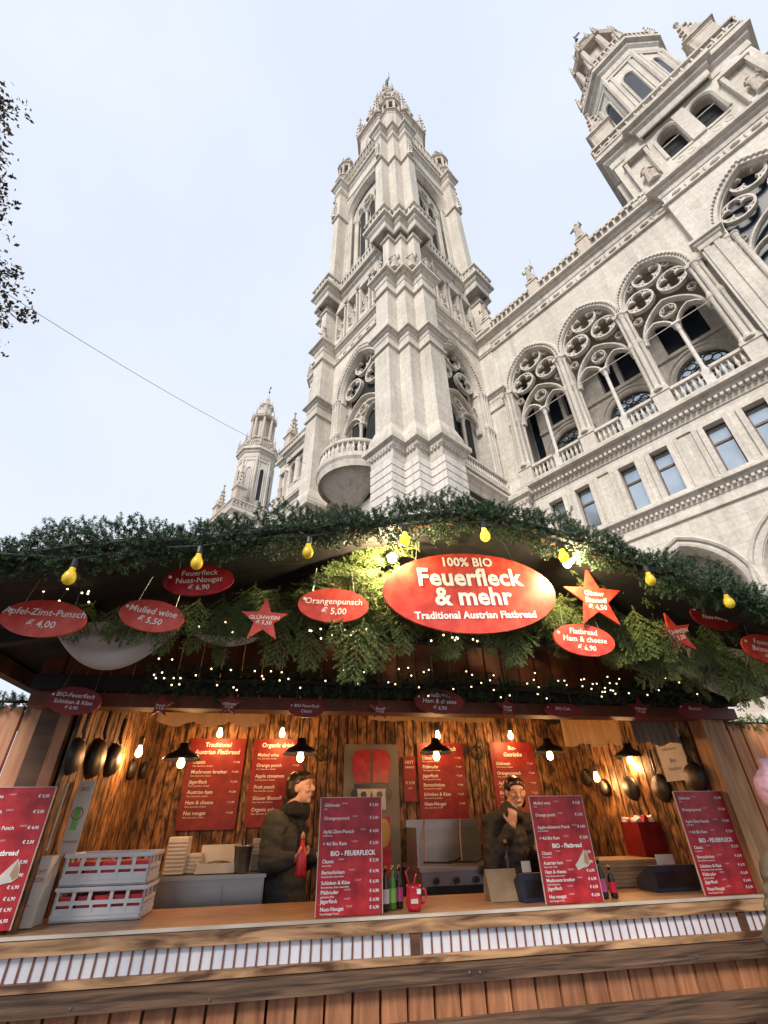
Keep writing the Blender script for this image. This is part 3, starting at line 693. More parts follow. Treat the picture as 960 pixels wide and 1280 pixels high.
arch_wall(fb, -2.95, 2.95, 36, 53, arch_pts(0, 47.9, 2.55, 2.6, 20), 36.2, lambda a, z, h: (a, -3.95-h, z), 1.0, False)
fbm = fb.mesh('tower_wall', M['stone'])
fd = MB(); fd.box(-1.9, 1.9, -3.45, -3.36, 15.5, 25.8); fd.box(-2.6, 2.6, -3.36, -3.3, 37, 50.6); fdm = pieces(fd, 'recess_wall', M['inner'])
fv = MB(); fv.box(-.95, -.35, -3.5, -3.43, 38, 46); fv.box(.35, .95, -3.5, -3.43, 38, 46); fv.box(-1.2, -.1, -3.6, -3.47, 16, 20.4); fv.box(.1, 1.2, -3.6, -3.47, 16, 20.4)
fv.box(-1.4, 1.4, -3.55, -3.46, 22, 25.2); fvm = pieces(fv, 'dark_opening', M['void'])
ft = MB()
band_arch(ft, arch_pts(0, 22.9, 1.8, 2.65, 24), 22.6, [(-.58, 0), (-.58, .1), (-.5, .16), (-.42, .1), (-.32, .1), (-.3, .03), (-.12, .05), (-.04, .08), (0, 0), (.07, -.15), (.07, -.4)], F)
for i in range(38):
    pts = arch_pts(0, 22.9, 2.04, 2.9, 76); x, z = pts[1+2*i]; ft.cbox(x, -4.2, z, .08, .1, .08)
for x in (-2.4, -2.16, -1.93, 1.93, 2.16, 2.4): colonnette(ft, x, -4.16, 15.9, 19.9, .1, 8); colonnette(ft, x, -4.16, 19.92, 22.8, .1, 8)
ft.box(-2.65, 2.65, -4.3, -4.102, 15.3, 15.9)
ft.sweep([(-2.75, -4.1), (2.75, -4.1)], corn(27.6, 28.4, .3), PLAN); ft.sweep([(-2.75, -4.1), (2.75, -4.1)], band(26.75, 26.95, .12), PLAN)
ft.sweep([(-2.75, -4.1), (2.75, -4.1)], corn(14.4, 15.3, .35), PLAN)
for i in range(7): ft.sphere((-2.4+i*.8, -4.13, 27.25), .15, 6, 4, (1.3, .5, .6))
# gallery cornice of the face and its arcade
ft.sweep([(-2.6, -4.0), (2.6, -4.0)], corn(33.6, 35.2, .5), PLAN); ft.box(-2.6, 2.6, -4.45, -3.6, 35.15, 35.3)
for i in range(16): ft.cbox(-2.4+i*.32, -4.35, 35.62, .12, .12, .64)
ft.box(-2.6, 2.6, -4.43, -4.27, 35.94, 36.1)
for i in range(7): finial(ft, -2.4+i*.8, -4.35, 36.1, .75, .09)
# niches for statues between the cornices
for i in range(4):
    x = -2.0+i*1.33
    ft.box(x-.55, x-.42, -4.35, -3.9, 28.5, 32.2); ft.box(x+.42, x+.55, -4.35, -3.9, 28.5, 32.2)
    ft.prism([(x-.6, 32.2), (x+.6, 32.2), (x, 33.3)], 0, .5, Matrix(((1, 0, 0, 0), (0, 0, -1, -3.9), (0, 1, 0, 0), (0, 0, 0, 1))))
    ft.box(x-.4, x+.4, -4.4, -3.9, 28.4, 28.95); finial(ft, x-.61, -4.2, 32.1, 1.3, .1)
# upper great arch
band_arch(ft, arch_pts(0, 47.9, 2.55, 2.6, 24), 36.4, [(-.42, 0), (-.42, .12), (-.3, .18), (-.2, .1), (0, .04), (.12, -.2), (.2, -.3), (.25, -.5)], lambda a, z, h: (a, -3.95-h, z))
for x in (-2.3, -2.02, 2.02, 2.3): colonnette(ft, x, -3.75, 36.3, 47.5, .12, 8)
for x in (-1.45, -1.25, 0, 1.25, 1.45): colonnette(ft, x, -3.62, 36.3, 45.2, .13, 8)
for sg in (-1, 1):
    ft.sweep(arch_pts(sg*.65, 45.2, .58, 1.1, 12), [(-.1, 0), (0, .08), (.1, 0), (.1, -.2), (-.1, -.2)], lambda a, z, h: (a, -3.6-h, z), cprof=True)
    quatrefoil(ft, sg*1.1, 47.6, .3, .15, lambda a, z, h: (a, -3.55-h, z))
quatrefoil(ft, 0, 47.7, .62, .2, lambda a, z, h: (a, -3.6-h, z))
ft.sweep([(-2.6, -3.9), (2.6, -3.9)], corn(52.6, 54.3, .42), PLAN); ft.sweep([(-2.6, -3.95), (2.6, -3.95)], band(51.3, 51.6, .1), PLAN)
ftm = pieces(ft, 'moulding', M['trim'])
fa = MB(); arcade_run(fa, (-3.0, -4.15), (3.0, -4.15), 54.3, 56.5, .46, .3); fa.box(-3.0, 3.0, -4.4, -4.0, 56.5, 56.75)
for i in range(8): finial(fa, -2.8+i*.8, -4.2, 56.7, 1.3, .13)
fam = fa.mesh('parapet_arcade', M['trim'])
tt = tracery_mesh(19.6, 22.9, 2.3, 1.78, 2.65, .8, .25); ttm = tt.mesh('tracery', M['trim'])
tc_ = MB(); colonnette(tc_, 0, 0, 16, 19.6, .1, 10); tcm = tc_.mesh('column', M['warm'])
# corner turret
tb = MB()
def oct8(r, rot=PI/8): return [(r*math.cos(rot-i*PI/4), r*math.sin(rot-i*PI/4)) for i in range(8)]
tb.prism(oct8(.95)[::-1], 54, 57.6); tb.sweep(oct8(.95)[::-1], corn(57.2, 57.9, .22), PLAN, closed=True)
tb.prism(oct8(.45)[::-1], 57.6, 61.2)
for k in range(8):
    a = PI/8+k*PI/4; x, y = .78*math.cos(a), .78*math.sin(a); tb.lathe([(.17, 57.8), (.13, 58), (.13, 60.8), (.18, 61)], 6, (x, y, 0)); finial(tb, x*1.18, y*1.18, 61.1, 1.7, .13)
tb.sweep(oct8(.85)[::-1], corn(60.8, 61.5, .2), PLAN, closed=True); tb.prism(oct8(.9)[::-1], 60.9, 61.5)
tb.lathe([(.7, 61.5), (.62, 62.6), (.75, 62.7), (.45, 63.6), (.12, 64.6), (.22, 64.8), (.02, 65.4)], 8)
tbm = tb.mesh('corner_turret', M['warm'])
bal_t = MB()
for k in range(4):
    r = (0, 0, k*PI/2); mt = Matrix.Rotation(k*PI/2, 3, 'Z')
    if k != 2:
        ob('buttress', butt, T, rot=r); place_pieces(bt, T, rot=r); place_pieces(dent, T, rot=r)
    q_ = ob('corner_turret', tbm, T, mt @ Vector((3.55, -3.55, -.1))); q_.scale = (1.05, 1.05, 1.0)
    if k in (0, 1, 3):
        ob('tower_wall', fbm, T, rot=r); place_pieces(fdm, T, rot=r); place_pieces(fvm, T, rot=r); place_pieces(ftm, T, rot=r)
        ob('tracery', ttm, T, mt @ Vector((0, -3.85, 0)), r); ob('column', tcm, T, mt @ Vector((0, -3.9, 0)), r)
        for i in range(4): ob('statue', ST[i], T, mt @ Vector((-2.0+i*1.33, -4.15, 29.05)), r)
        for x in (-2.95, 2.95): ob('statue', ST[1], T, mt @ Vector((x, -5.0, 29.0)), r)
    ob('parapet_arcade', fam, T, rot=r, kind='stuff')
for p in ((4.0, -4.75), (4.75, -4.0)): ob('statue', ST[2], T, (p[0]-.05, p[1]+.05, 28.95), (0, 0, PI/4))
# spire
sp = MB()
sp.prism(oct8(3.1)[::-1], 54, 65); sp.sweep(oct8(3.1)[::-1], corn(64, 65.2, .35), PLAN, closed=True)
sp.prism(oct8(1.9)[::-1], 65, 72); sp.sweep(oct8(2.05)[::-1], corn(70.6, 71.8, .28), PLAN, closed=True); sp.prism(oct8(2.1)[::-1], 71, 71.7)
sp.prism(oct8(1.05)[::-1], 71, 80.5); sp.sweep(oct8(1.15)[::-1], corn(79.6, 80.8, .16), PLAN, closed=True); sp.prism(oct8(1.2)[::-1], 79.8, 80.6)
sp.lathe([(1.15, 80.7), (.9, 82.2), (.5, 84.2), (.3, 85.4), (.45, 85.6), (.28, 86.1), (.12, 87), (.3, 87.3), (.1, 87.6)], 8, rot=PI/8)
rs_ = random.Random(5)
for k in range(8):
    a = PI/8+k*PI/4; cx, cy = math.cos(a), math.sin(a)
    sp.lathe([(.3, 65.1), (.22, 65.6), (.22, 70.2), (.3, 70.6)], 6, (2.2*cx, 2.2*cy, 0)); finial(sp, 3.2*cx, 3.2*cy, 65, 6.2, .34)
    finial(sp, 2.15*cx, 2.15*cy, 71.7, 5.2, .26); sp.lathe([(.24, 73.6), (.2, 79.6)], 6, (1.25*cx, 1.25*cy, 0)); finial(sp, 1.3*cx, 1.3*cy, 80.6, 2.9, .15)
    for j in range(9):
        t_ = j/9; rr = 3.0-1.8*t_; sp.cbox(rr*cx+rs_.uniform(-.15, .15), rr*cy+rs_.uniform(-.15, .15), 66+t_*14, .38, .38, .55)
    for j in range(6):
        t_ = j/6; rr = 1.15-.8*t_; sp.cbox(rr*cx*1.08, rr*cy*1.08, 81+t_*4.6, .26, .26, .32)
q_ = ob('spire', sp, T, (0, 0, 54-54*1.08), mats=M['warm']); q_.scale = (1.2, 1.2, 1.08)
b = MB()
for k in range(8):
    a = k*PI/4; mt = Matrix.Rotation(a, 4, 'Z'); ap = 3.1*math.cos(PI/8)
    pts = [(-.45, 56.4)]+arch_pts(0, 59.6, .45, .8, 8)+[(.45, 56.4)]; b.add([mt @ Vector((x, -ap-.02, z)) for x, z in pts], [tuple(range(len(pts)))])
    pts = [(-.32, 66)]+arch_pts(0, 69.4, .32, .6, 8)+[(.32, 66)]; b.add([mt @ Vector((x, -1.9*.924-.02, z)) for x, z in pts], [tuple(range(len(pts)))])
for nm_, me_, kd_ in pieces(b, 'dark_opening', M['void']): q_ = ob(nm_, me_, T, (0, 0, 54-54*1.08)); q_.scale = (1.2, 1.2, 1.08)
b = MB(); b.tube([(0, 0, 87.3), (0, 0, 88.4)], .06, 6)
b.tube([(-.12, 0, 88.3), (-.1, 0, 89.2)], .12, 6); b.tube([(.12, 0, 88.3), (.1, 0, 89.2)], .12, 6); b.sphere((0, 0, 89.6), .28, 8, 6, (1, .8, 1.7)); b.sphere((0, 0, 90.3), .15, 8, 6)
b.tube([(.25, 0, 89.9), (.6, -.1, 89.7)], .07, 5); b.tube([(.6, -.1, 88), (.6, -.1, 92)], .03, 5); b.tube([(-.25, 0, 89.9), (-.45, 0, 89.3)], .07, 5)
ob('knight_figure', b, T, (0, 0, 3.2), mats=M['iron'])
# round balcony on the front of the tower
BR = 1.86; pts = [(BR*math.cos(PI+PI*i/20)*-1*-1, -4.1+BR*math.sin(PI+PI*i/20)) for i in range(21)]
b = MB()
b.sweep(pts, [(-.2, 15.3), (.0, 15.3), (.06, 15.0), (.12, 15.35), (.2, 15.5), (.2, 15.75), (-.2, 15.8)], PLAN)
b.sweep(pts, [(-.14, 16.5), (.08, 16.5), (.1, 16.58), (.08, 16.68), (-.14, 16.68)], PLAN, cprof=True)
o_ = ob('balcony', b, T, mats=M['trim'])
b = MB(); n = 20; vs = []
for r, z in ((BR-.02, 15.3), (BR*.9, 15.02), (BR*.68, 14.6), (BR*.4, 14.2), (.08, 13.85)):
    for i in range(n+1): a = PI+PI*i/n; vs.append((r*math.cos(a), -4.1+r*math.sin(a)*1.0, z))
b.smooth = True; b.add(vs, [(j*(n+1)+i, (j+1)*(n+1)+i, (j+1)*(n+1)+i+1, j*(n+1)+i+1) for j in range(4) for i in range(n)])
b.smooth = False; b.add([(BR*math.cos(PI+PI*i/n), -4.1+BR*math.sin(PI+PI*i/n), 15.6) for i in range(n+1)], [tuple(range(n+1))])
ob('balcony_underside', b, T, mats=M['trim'])
b = MB()
for i in range(22):
    a = PI+PI*(i+.5)/22; b.lathe([(.075, 15.78), (.04, 15.9), (.085, 16.15), (.035, 16.4), (.07, 16.5)], 6, (BR*math.cos(a), -4.1+BR*math.sin(a), 0))
ob('balusters', b, T, mats=M['rust'], kind='stuff')
# the balustrade along the tower's flank
b = MB(); b.box(4.1, 4.5, -2.4, 2.4, 15.28, 15.42); b.box(4.28, 4.48, -2.4, 2.4, 16.1, 16.22); baluster_run(b, (4.38, -2.4), (4.38, 2.4), 15.42, 16.1, .2)
ob('flank_balustrade', b, T, mats=M['trim'], kind='stuff')
# left wing, seen at a grazing angle behind the tower
lw = MB(); lw.box(-29.4, -18.3, NW, 34, 0, 28.2)
lo = ob('wing_wall', lw, TH, mats=M['stone'])
b = MB(); b.sweep([(-36.4, NW), (-18.4, NW)], corn(27.35, 28.25, .42), PLAN); b.sweep([(-36.4, NW), (-18.4, NW)], corn(14.55, 15.5, .5), PLAN); b.sweep([(-36.4, NW), (-18.4, NW)], corn(11.1, 11.7, .3), PLAN)
place_pieces(pieces(b, 'main_cornice', M['trim']), lo)
for i in range(3):
    bx = -21.4-3.35*i; ob('bay_arch', bm_m, lo, (bx, NW-.003, 0)); ob('tracery', trm, lo, (bx, NW-.1, 0))
    for dx in (-1.67, 1.67): ob('pier', pm, lo, (bx+dx, NW, 0))
# the far pavilion under the outermost tower
lw = MB(); lw.box(-58, -29.4, NW, 34, 0, 28.2); lo2 = ob('pavilion_wall', lw, TH, mats=M['stone'])
# ================================================================== stall materials
M['counter'] = wood_mat('counter_board', (.24, .12, .06), (.46, .27, .15), 4, .38, .15, 0, .05, False)
M['edge'] = noisy('worn_pale_edge', (.42, .34, .26), (.68, .62, .55), 9, .6, .2, stretch=(.3, 1, 1))
M['burnt'] = wood_mat('flamed_batten', (.09, .035, .015), (.60, .34, .17), 3, .55, .3, 0, .1, True, .36, .64, .13)
M['oldboard'] = wood_mat('weathered_board', (.04, .02, .012), (.20, .11, .065), 7, .75, 1.0, 0, .1, True, .36, .72, .05)
M['plank'] = wood_mat('red_brown_plank', (.19, .068, .028), (.44, .185, .085), 3.4, .55, .4, 2, .14)
M['screen'] = wood_mat('larch_screen_plank', (.34, .14, .07), (.56, .27, .14), 3, .6, .3, 2, .14)
M['screenr'] = wood_mat('orange_larch_plank', (.38, .13, .045), (.62, .27, .11), 3, .6, .3, 2, .12)
M['rustic'] = wood_mat('bark_edged_plank', (.028, .011, .005), (.38, .185, .07), 3.6, .6, 1.0, 2, .3, True, .39, .66, .32)
M['gable'] = wood_mat('stained_gable_board', (.11, .025, .01), (.2, .05, .02), 1.5, .6, .3, 2, .2)
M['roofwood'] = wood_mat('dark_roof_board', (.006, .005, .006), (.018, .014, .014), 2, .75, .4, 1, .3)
M['beam'] = wood_mat('brown_beam', (.06, .024, .011), (.15, .065, .03), 2, .6, .4, 0, .1)
M['post'] = wood_mat('sawn_post', (.26, .11, .045), (.54, .28, .12), 3, .6, .3, 2, .12)
M['panelw'] = noisy('white_backing_panel', (.62, .61, .68), (.74, .73, .78), 5, .5)
M['slat'] = noisy('red_brown_slat', (.14, .04, .025), (.26, .09, .05), 20, .5)
M['white'] = noisy('white_print', (.82, .82, .82), (.88, .88, .88), 3, .5)
M['red'] = noisy('red_sign_print', (.52, .03, .022), (.68, .085, .05), 18, .36, detail=9, lo=.35, hi=.7, spec=.5)
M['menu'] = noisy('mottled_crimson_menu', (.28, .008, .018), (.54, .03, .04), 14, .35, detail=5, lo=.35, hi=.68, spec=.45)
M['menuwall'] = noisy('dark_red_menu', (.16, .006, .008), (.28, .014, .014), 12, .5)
M['needle'] = leaf_mat('fir_needles', (.06, .10, .03), (.14, .19, .055), (.24, .27, .10), .5)
M['needle2'] = leaf_mat('dark_garland_needles', (.014, .04, .020), (.052, .10, .045), (.14, .19, .11), .5)
M['twig'] = noisy('fir_twig', (.05, .03, .015), (.12, .08, .04), 20, .8)
M['steel'] = noisy('brushed_steel', (.28, .29, .3), (.42, .43, .44), 6, .32, metal=.85, stretch=(.1, 1, 1))
M['black'] = noisy('black_enamel', (.008, .008, .009), (.02, .02, .022), 10, .35)
M['castiron'] = noisy('cast_iron_pan', (.008, .007, .007), (.022, .019, .017), 25, .5, metal=0)
M['cloth'] = noisy('grey_draped_cloth', (.48, .42, .40), (.6, .54, .51), 3, .9)
M['curtain'] = noisy('cream_curtain', (.62, .48, .27), (.8, .66, .42), 4, .9, stretch=(4, 4, .5))
_m = M['curtain']; _nt = _m.node_tree; _bs = _nt.nodes['Principled BSDF']; _tr = _nt.nodes.new('ShaderNodeBsdfTranslucent'); _tr.inputs['Color'].default_value = (.9, .7, .4, 1)
_mx = _nt.nodes.new('ShaderNodeMixShader'); _mx.inputs[0].default_value = .5; _nt.links.new(_bs.outputs[0], _mx.inputs[1]); _nt.links.new(_tr.outputs[0], _mx.inputs[2]); _nt.links.new(_mx.outputs[0], _nt.nodes['Material Output'].inputs[0])
M['curtaing'] = noisy('taupe_curtain', (.20, .15, .12), (.3, .23, .18), 4, .9, stretch=(4, 4, .5))
M['crate'] = noisy('grey_plastic', (.52, .53, .56), (.62, .63, .66), 5, .45)
M['card'] = noisy('cardboard', (.36, .23, .13), (.48, .32, .19), 8, .85)
M['paper'] = noisy('off_white_paper', (.5, .46, .41), (.68, .64, .58), 5, .8)
M['redplastic'] = noisy('red_plastic', (.5, .01, .03), (.62, .03, .05), 8, .25)
M['navy'] = noisy('dark_blue_plastic', (.012, .016, .035), (.03, .035, .06), 10, .45)
M['greeng'] = noisy('green_bottle', (.03, .14, .02), (.07, .24, .05), 5, .12)
M['darkg'] = noisy('dark_bottle', (.01, .008, .008), (.03, .015, .012), 5, .1)
M['magenta'] = noisy('magenta_label', (.4, .03, .2), (.55, .1, .32), 8, .5)
M['greenl'] = noisy('green_label', (.12, .4, .06), (.25, .55, .15), 8, .5)
M['gold'] = noisy('gold_print', (.35, .22, .05), (.5, .34, .1), 8, .5)
M['grey'] = noisy('grey_poster', (.15, .14, .14), (.21, .2, .19), 3, .7)
M['skin'] = noisy('skin', (.46, .27, .205), (.54, .34, .27), 12, .5)
M['lips'] = noisy('lips', (.4, .1, .09), (.46, .13, .12), 10, .4)
M['hair'] = noisy('dark_brown_hair', (.008, .005, .004), (.035, .02, .015), 14, .35, .5, stretch=(1, 1, .2))
M['jacket'] = noisy('grey_olive_jacket', (.022, .025, .023), (.042, .046, .042), 5, .8, .5)
M['jacketb'] = noisy('black_jacket', (.012, .012, .014), (.03, .03, .034), 6, .7, .4)
M['scarf'] = noisy('black_knit_scarf', (.006, .006, .008), (.02, .02, .024), 60, .95, .8)
M['trousers'] = noisy('dark_trousers', (.012, .013, .018), (.03, .03, .038), 20, .8)
M['puffer'] = noisy('olive_puffer', (.07, .065, .045), (.12, .11, .08), 8, .6, .3)
M['pink'] = noisy('pink_pompom_wool', (.55, .3, .4), (.75, .5, .6), 30, .9, .8)
M['eye'] = noisy('eye_dark', (.01, .008, .008), (.03, .02, .02), 5, .2)
M['bulb'] = emit('warm_bulb', (1, .55, .2), 22); M['fairy'] = emit('fairy_bulb', (1, .72, .42), 3.5)
M['flood'] = emit('flood_lamp', (1, .88, .5), 30)
M['yellow'] = emit('yellow_festoon_glass', (.62, .42, .03), .1); M['yellow'].node_tree.nodes['Principled BSDF'].inputs['Roughness'].default_value = .15
M['yellowl'] = emit('lit_yellow_glass', (1, .75, .04), 1.2)
M['cord'] = noisy('cable_rubber', (.02, .02, .02), (.04, .04, .04), 10, .6)
M['cable'] = noisy('grey_cable', (.12, .12, .12), (.2, .2, .2), 10, .6)
M['leaf'] = leaf_mat('autumn_leaves', (.05, .03, .035), (.12, .07, .05), (.1, .1, .06), .6)
M['bark'] = noisy('tree_bark', (.03, .025, .02), (.08, .065, .05), 12, .9, .6)
# ================================================================== lettering
TXT = []
def text(parent, items, mat=None, name='lettering', y=-.004, shear=0.0, bold=.0):
    """items: (string, x, z, size, align[, shear, bold]) in the xz plane of the parent, read from -y; all become one mesh"""
    objs = []
    for it in items:
        st, x, z, size, al = it[:5]; sh = it[5] if len(it) > 5 else shear; bo = it[6] if len(it) > 6 else bold
        c = bpy.data.curves.new('t', 'FONT'); c.body = st; c.size = size; c.align_x = al; c.align_y = 'CENTER'
        c.resolution_u = 2; c.shear = sh; c.offset = bo*size; c.fill_mode = 'FRONT'; c.space_character = 1.02
        o = bpy.data.objects.new('t', c); COL.objects.link(o); objs.append((o, x, z))
    TXT.append((parent, objs, mat or M['white'], name, y))
def finish_text():
    dg = bpy.context.evaluated_depsgraph_get(); dg.update()
    for parent, objs, mat, name, y in TXT:
        V, Fc = [], []
        for o, x, z in objs:
            me = bpy.data.meshes.new_from_object(o.evaluated_get(dg)); off = len(V)
            V += [(v.co.x+x, y, v.co.y+z) for v in me.vertices]
            Fc += [tuple(off+i for i in p.vertices) for p in me.polygons]
            bpy.data.meshes.remove(me)
        for o, x, z in objs:
            c = o.data; bpy.data.objects.remove(o); bpy.data.curves.remove(c)
        me = bpy.data.meshes.new(name); me.from_pydata(V, [], Fc); me.materials.append(mat); me.update()
        ob(name, me, parent)
# ================================================================== the market stall
S = root('market_stall', (0, 0, 0), YS, 'wooden market stall with open counter and fir-trimmed gable roof selling flatbread and punch', 'market stall')
K = 2.8; SL, SR = -1.08, 2.66; PKS, PKZ = .89, 2.86; KV = 1.8
def roofz(s): return PKZ-(.212*(PKS-s) if s < PKS else .285*(s-PKS))
def planks(name, n, w, h, mat, parent, place, t=.02, vary=.006, seed=1, gap=.005):
    """boards that share mesh data: 4 variants; place(i) -> (loc, rot)"""
    rnd = random.Random(seed); ms = []
    for v in range(4):
        b = MB(); ww = w-gap; hh = h; x1 = ww*rnd.uniform(.97, 1)
        b.prism([(0, 0), (.003, -t), (x1-.003, -t), (x1, 0)], 0, hh); ms.append(b.mesh(name, mat))
    for i in range(n):
        loc, rot = place(i); ob(name, ms[rnd.randrange(4)], parent, loc, rot)
b = MB(); b.box(-1.5, SR, K+.004, K+.6, 1.18, 1.218); ob('counter_top', b, S, mats=M['counter'])
b = MB(); b.box(-1.5, SR, K-.012, K+.002, 1.209, 1.221); ob('counter_edge', b, S, mats=M['edge'])
b = MB(); b.box(-1.5, SR+.005, K-.02, K+.002, 1.158, 1.206); ob('batten', b, S, mats=M['burnt'])
b = MB(); b.box(-1.5, SR+.005, K-.024, K+.002, 1.052, 1.079); ob('batten', b, S, mats=M['burnt'])
b = MB(); b.box(-1.5, SR, K+.003, K+.015, 1.07, 1.17); ob('white_panel', b, S, mats=M['panelw'])
sm_ = MB(); sm_.box(-.0034, .0034, -.003, .002, 0, .0785); smm = sm_.mesh('slat', M['slat'])
x = -1.48
rnd = random.Random(3)
while x < SR-.02:
    if min(abs(x-.685), abs(x-2.475)) > .024:
        ob('slat', smm, S, (x, K, 1.079), (0, rnd.uniform(-.02, .02), 0))
    x += .0468
for x in (.685, 2.475): b = MB(); b.box(x-.022, x+.022, K-.014, K+.002, 1.08, 1.157); ob('mullion', b, S, mats=M['beam'])
b = MB(); b.box(-1.6, 2.74, K-.05, K, .985, 1.048); ob('front_board', b, S, mats=M['oldboard'])
b = MB()
for s_ in (-.72, .92, .97, 2.1, -.2, 1.9): b.lathe([(.006, 0), (.005, .004)], 8, (s_, K-.052, 1.01+.01*math.sin(s_*9)), Matrix.Rotation(PI/2, 3, 'X'))
ob('screw_heads', b, S, mats=M['steel'], kind='stuff')
planks('plank', 35, .122, 1.0, M['plank'], S, lambda i: ((-1.55+i*.122, K+.012, 0), (0, 0, 0)), .018, seed=4)
b = MB(); b.box(-1.6, 2.74, K-.055, K-.01, .775, .872); ob('front_rail', b, S, mats=M['oldboard'])
b = MB(); b.box(-1.6, 2.74, K-.05, K-.008, .25, .33); ob('front_rail', b, S, mats=M['oldboard'])
# frame of the opening
for s0, s1 in ((-1.24, -1.10), (SR+.02, SR+.12)):
    b = MB(); b.box(s0-(.05 if s0 < 0 else 0), s1-(.02 if s0 < 0 else 0), K+(.13 if s0 < 0 else -.005), K+(.23 if s0 < 0 else .11), 1.22 if s0 < 0 else 0, 2.2); ob('post', b, S, mats=M['beam'] if s0 < 0 else M['post'])
b = MB(); b.box(SR+.125, SR+.2, K+.01, K+.1, 0, 2.2); ob('post', b, S, mats=M['post'])
b = MB(); b.box(-1.3, 2.95, K-.03, K+.09, 2.11, 2.175); ob('lintel', b, S, mats=M['gable'])
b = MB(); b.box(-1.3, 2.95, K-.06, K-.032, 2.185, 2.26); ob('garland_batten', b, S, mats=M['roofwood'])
def gable_place(i):
    return None
for i in range(37):
    s_ = -1.31+i*.115; h0, h1 = roofz(s_)-.045, roofz(s_+.11)-.045
    b = MB(); b.add([(s_, K+.02, 2.17), (s_+.111, K+.02, 2.17), (s_+.111, K+.02, h1), (s_, K+.02, h0), (s_+.004, K, 2.17), (s_+.107, K, 2.17), (s_+.107, K, h1), (s_+.004, K, h0)], [(3, 2, 1, 0), (4, 5, 6, 7), (0, 1, 5, 4), (2, 3, 7, 6), (1, 2, 6, 5), (3, 0, 4, 7)])
    ob('gable_board', b, S, mats=M['gable'])
# inside walls
KB = 4.6
planks('wall_plank', 43, .088, 2.5, M['rustic'], S, lambda i: ((SL-.02+i*.088, KB, 0), (0, 0, 0)), .022, seed=8)
planks('wall_plank', 20, .088, 2.5, M['rustic'], S, lambda i: ((SL-.02, K+.12+i*.088, 0), (0, 0, PI/2)), .022, seed=9)
planks('wall_plank', 20, .088, 2.5, M['rustic'], S, lambda i: ((SR+.02, K+.12+(i+1)*.088, 0), (0, 0, -PI/2)), .022, seed=10)
b = MB(); b.box(SL-.1, SR+.1, K+.1, KB+.1, 2.5, 2.54); ob('ceiling', b, S, mats=M['beam'])
b = MB(); b.box(SL-.1, SR+.1, K+.1, KB+.1, .28, .32); ob('floor', b, S, mats=M['beam'])
b = MB(); b.box(SL-.1, SR+.1, KB+.005, KB+.06, 0, 2.54); b.box(SL-.1, SL-.045, K+.1, KB, 0, 2.54); b.box(SR+.045, SR+.1, K+.1, KB, 0, 2.54); ob('outer_wall', b, S, mats=M['plank'])
# roof: boards run down the slope, purlins below, fascia at the verge
def slope_obj(name, s0, s1, k0, k1, off, th, mat):
    b = MB(); b.add([(s, k, roofz(s)+off+dz) for dz in (0, th) for s, k in ((s0, k0), (s1, k0), (s1, k1), (s0, k1))], [(3, 2, 1, 0), (4, 5, 6, 7), (0, 1, 5, 4), (1, 2, 6, 5), (2, 3, 7, 6), (3, 0, 4, 7)])
    return ob(name, b, S, mats=mat)
for s0, s1 in ((-1.6, PKS), (PKS, 2.98)):
    k = KV
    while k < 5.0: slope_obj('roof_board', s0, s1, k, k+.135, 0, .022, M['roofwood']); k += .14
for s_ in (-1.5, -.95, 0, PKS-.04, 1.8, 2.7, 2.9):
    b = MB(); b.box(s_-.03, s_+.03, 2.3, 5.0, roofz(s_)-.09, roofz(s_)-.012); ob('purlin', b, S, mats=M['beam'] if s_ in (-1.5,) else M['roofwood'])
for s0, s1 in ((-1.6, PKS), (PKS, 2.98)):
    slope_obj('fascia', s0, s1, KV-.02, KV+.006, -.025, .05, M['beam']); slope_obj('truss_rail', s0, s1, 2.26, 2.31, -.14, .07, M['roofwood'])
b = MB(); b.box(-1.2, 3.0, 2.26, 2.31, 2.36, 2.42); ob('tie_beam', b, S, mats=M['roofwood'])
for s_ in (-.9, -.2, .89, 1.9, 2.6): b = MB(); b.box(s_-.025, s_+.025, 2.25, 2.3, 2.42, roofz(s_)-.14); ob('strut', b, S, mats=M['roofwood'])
# poster-like nutcracker panel painted on the back wall
def wpanel(name, s0, s1, z0, z1, mat, k, parent=None, th=.008):
    b = MB(); b.box(0, s1-s0, 0, th, 0, z1-z0); o = ob(name, b, parent, mats=mat)
    o.location = SP(s0, k, z0) if parent is None else (s0, k, z0)
    if parent is None: o.rotation_euler = (0, 0, YS)
    return o
np_ = wpanel('nutcracker_poster', .54, 1.03, .7, 2.165, M['grey'], KB-.04)
tag(np_, 'tall grey wall panel with a painted nutcracker soldier in a red hat', 'poster')
def flat(parent, pts, mat, name, y=-.003, th=.002):
    b = MB(); b.prism(pts, 0, th, Matrix(((1, 0, 0, 0), (0, 0, -1, y), (0, 1, 0, 0), (0, 0, 0, 1)))); return ob(name, b, parent, mats=mat)
cx = .245; zt = 1.465
flat(np_, [(cx-.17, zt-.1), (cx-.13, zt-.05), (cx-.01, zt-.04), (cx-.01, zt-.3), (cx-.14, zt-.3), (cx-.17, zt-.2)][::-1], M['menu'], 'hat')
flat(np_, [(cx+.17, zt-.1), (cx+.13, zt-.05), (cx+.01, zt-.04), (cx+.01, zt-.3), (cx+.14, zt-.3), (cx+.17, zt-.2)], M['menu'], 'hat')
flat(np_, [(cx-.15, zt-.345), (cx+.15, zt-.345), (cx+.15, zt-.31), (cx-.15, zt-.31)], M['black'], 'hat_band')
flat(np_, [(cx-.125, zt-.5), (cx+.125, zt-.5), (cx+.125, zt-.347), (cx-.125, zt-.347)], M['paper'], 'face')
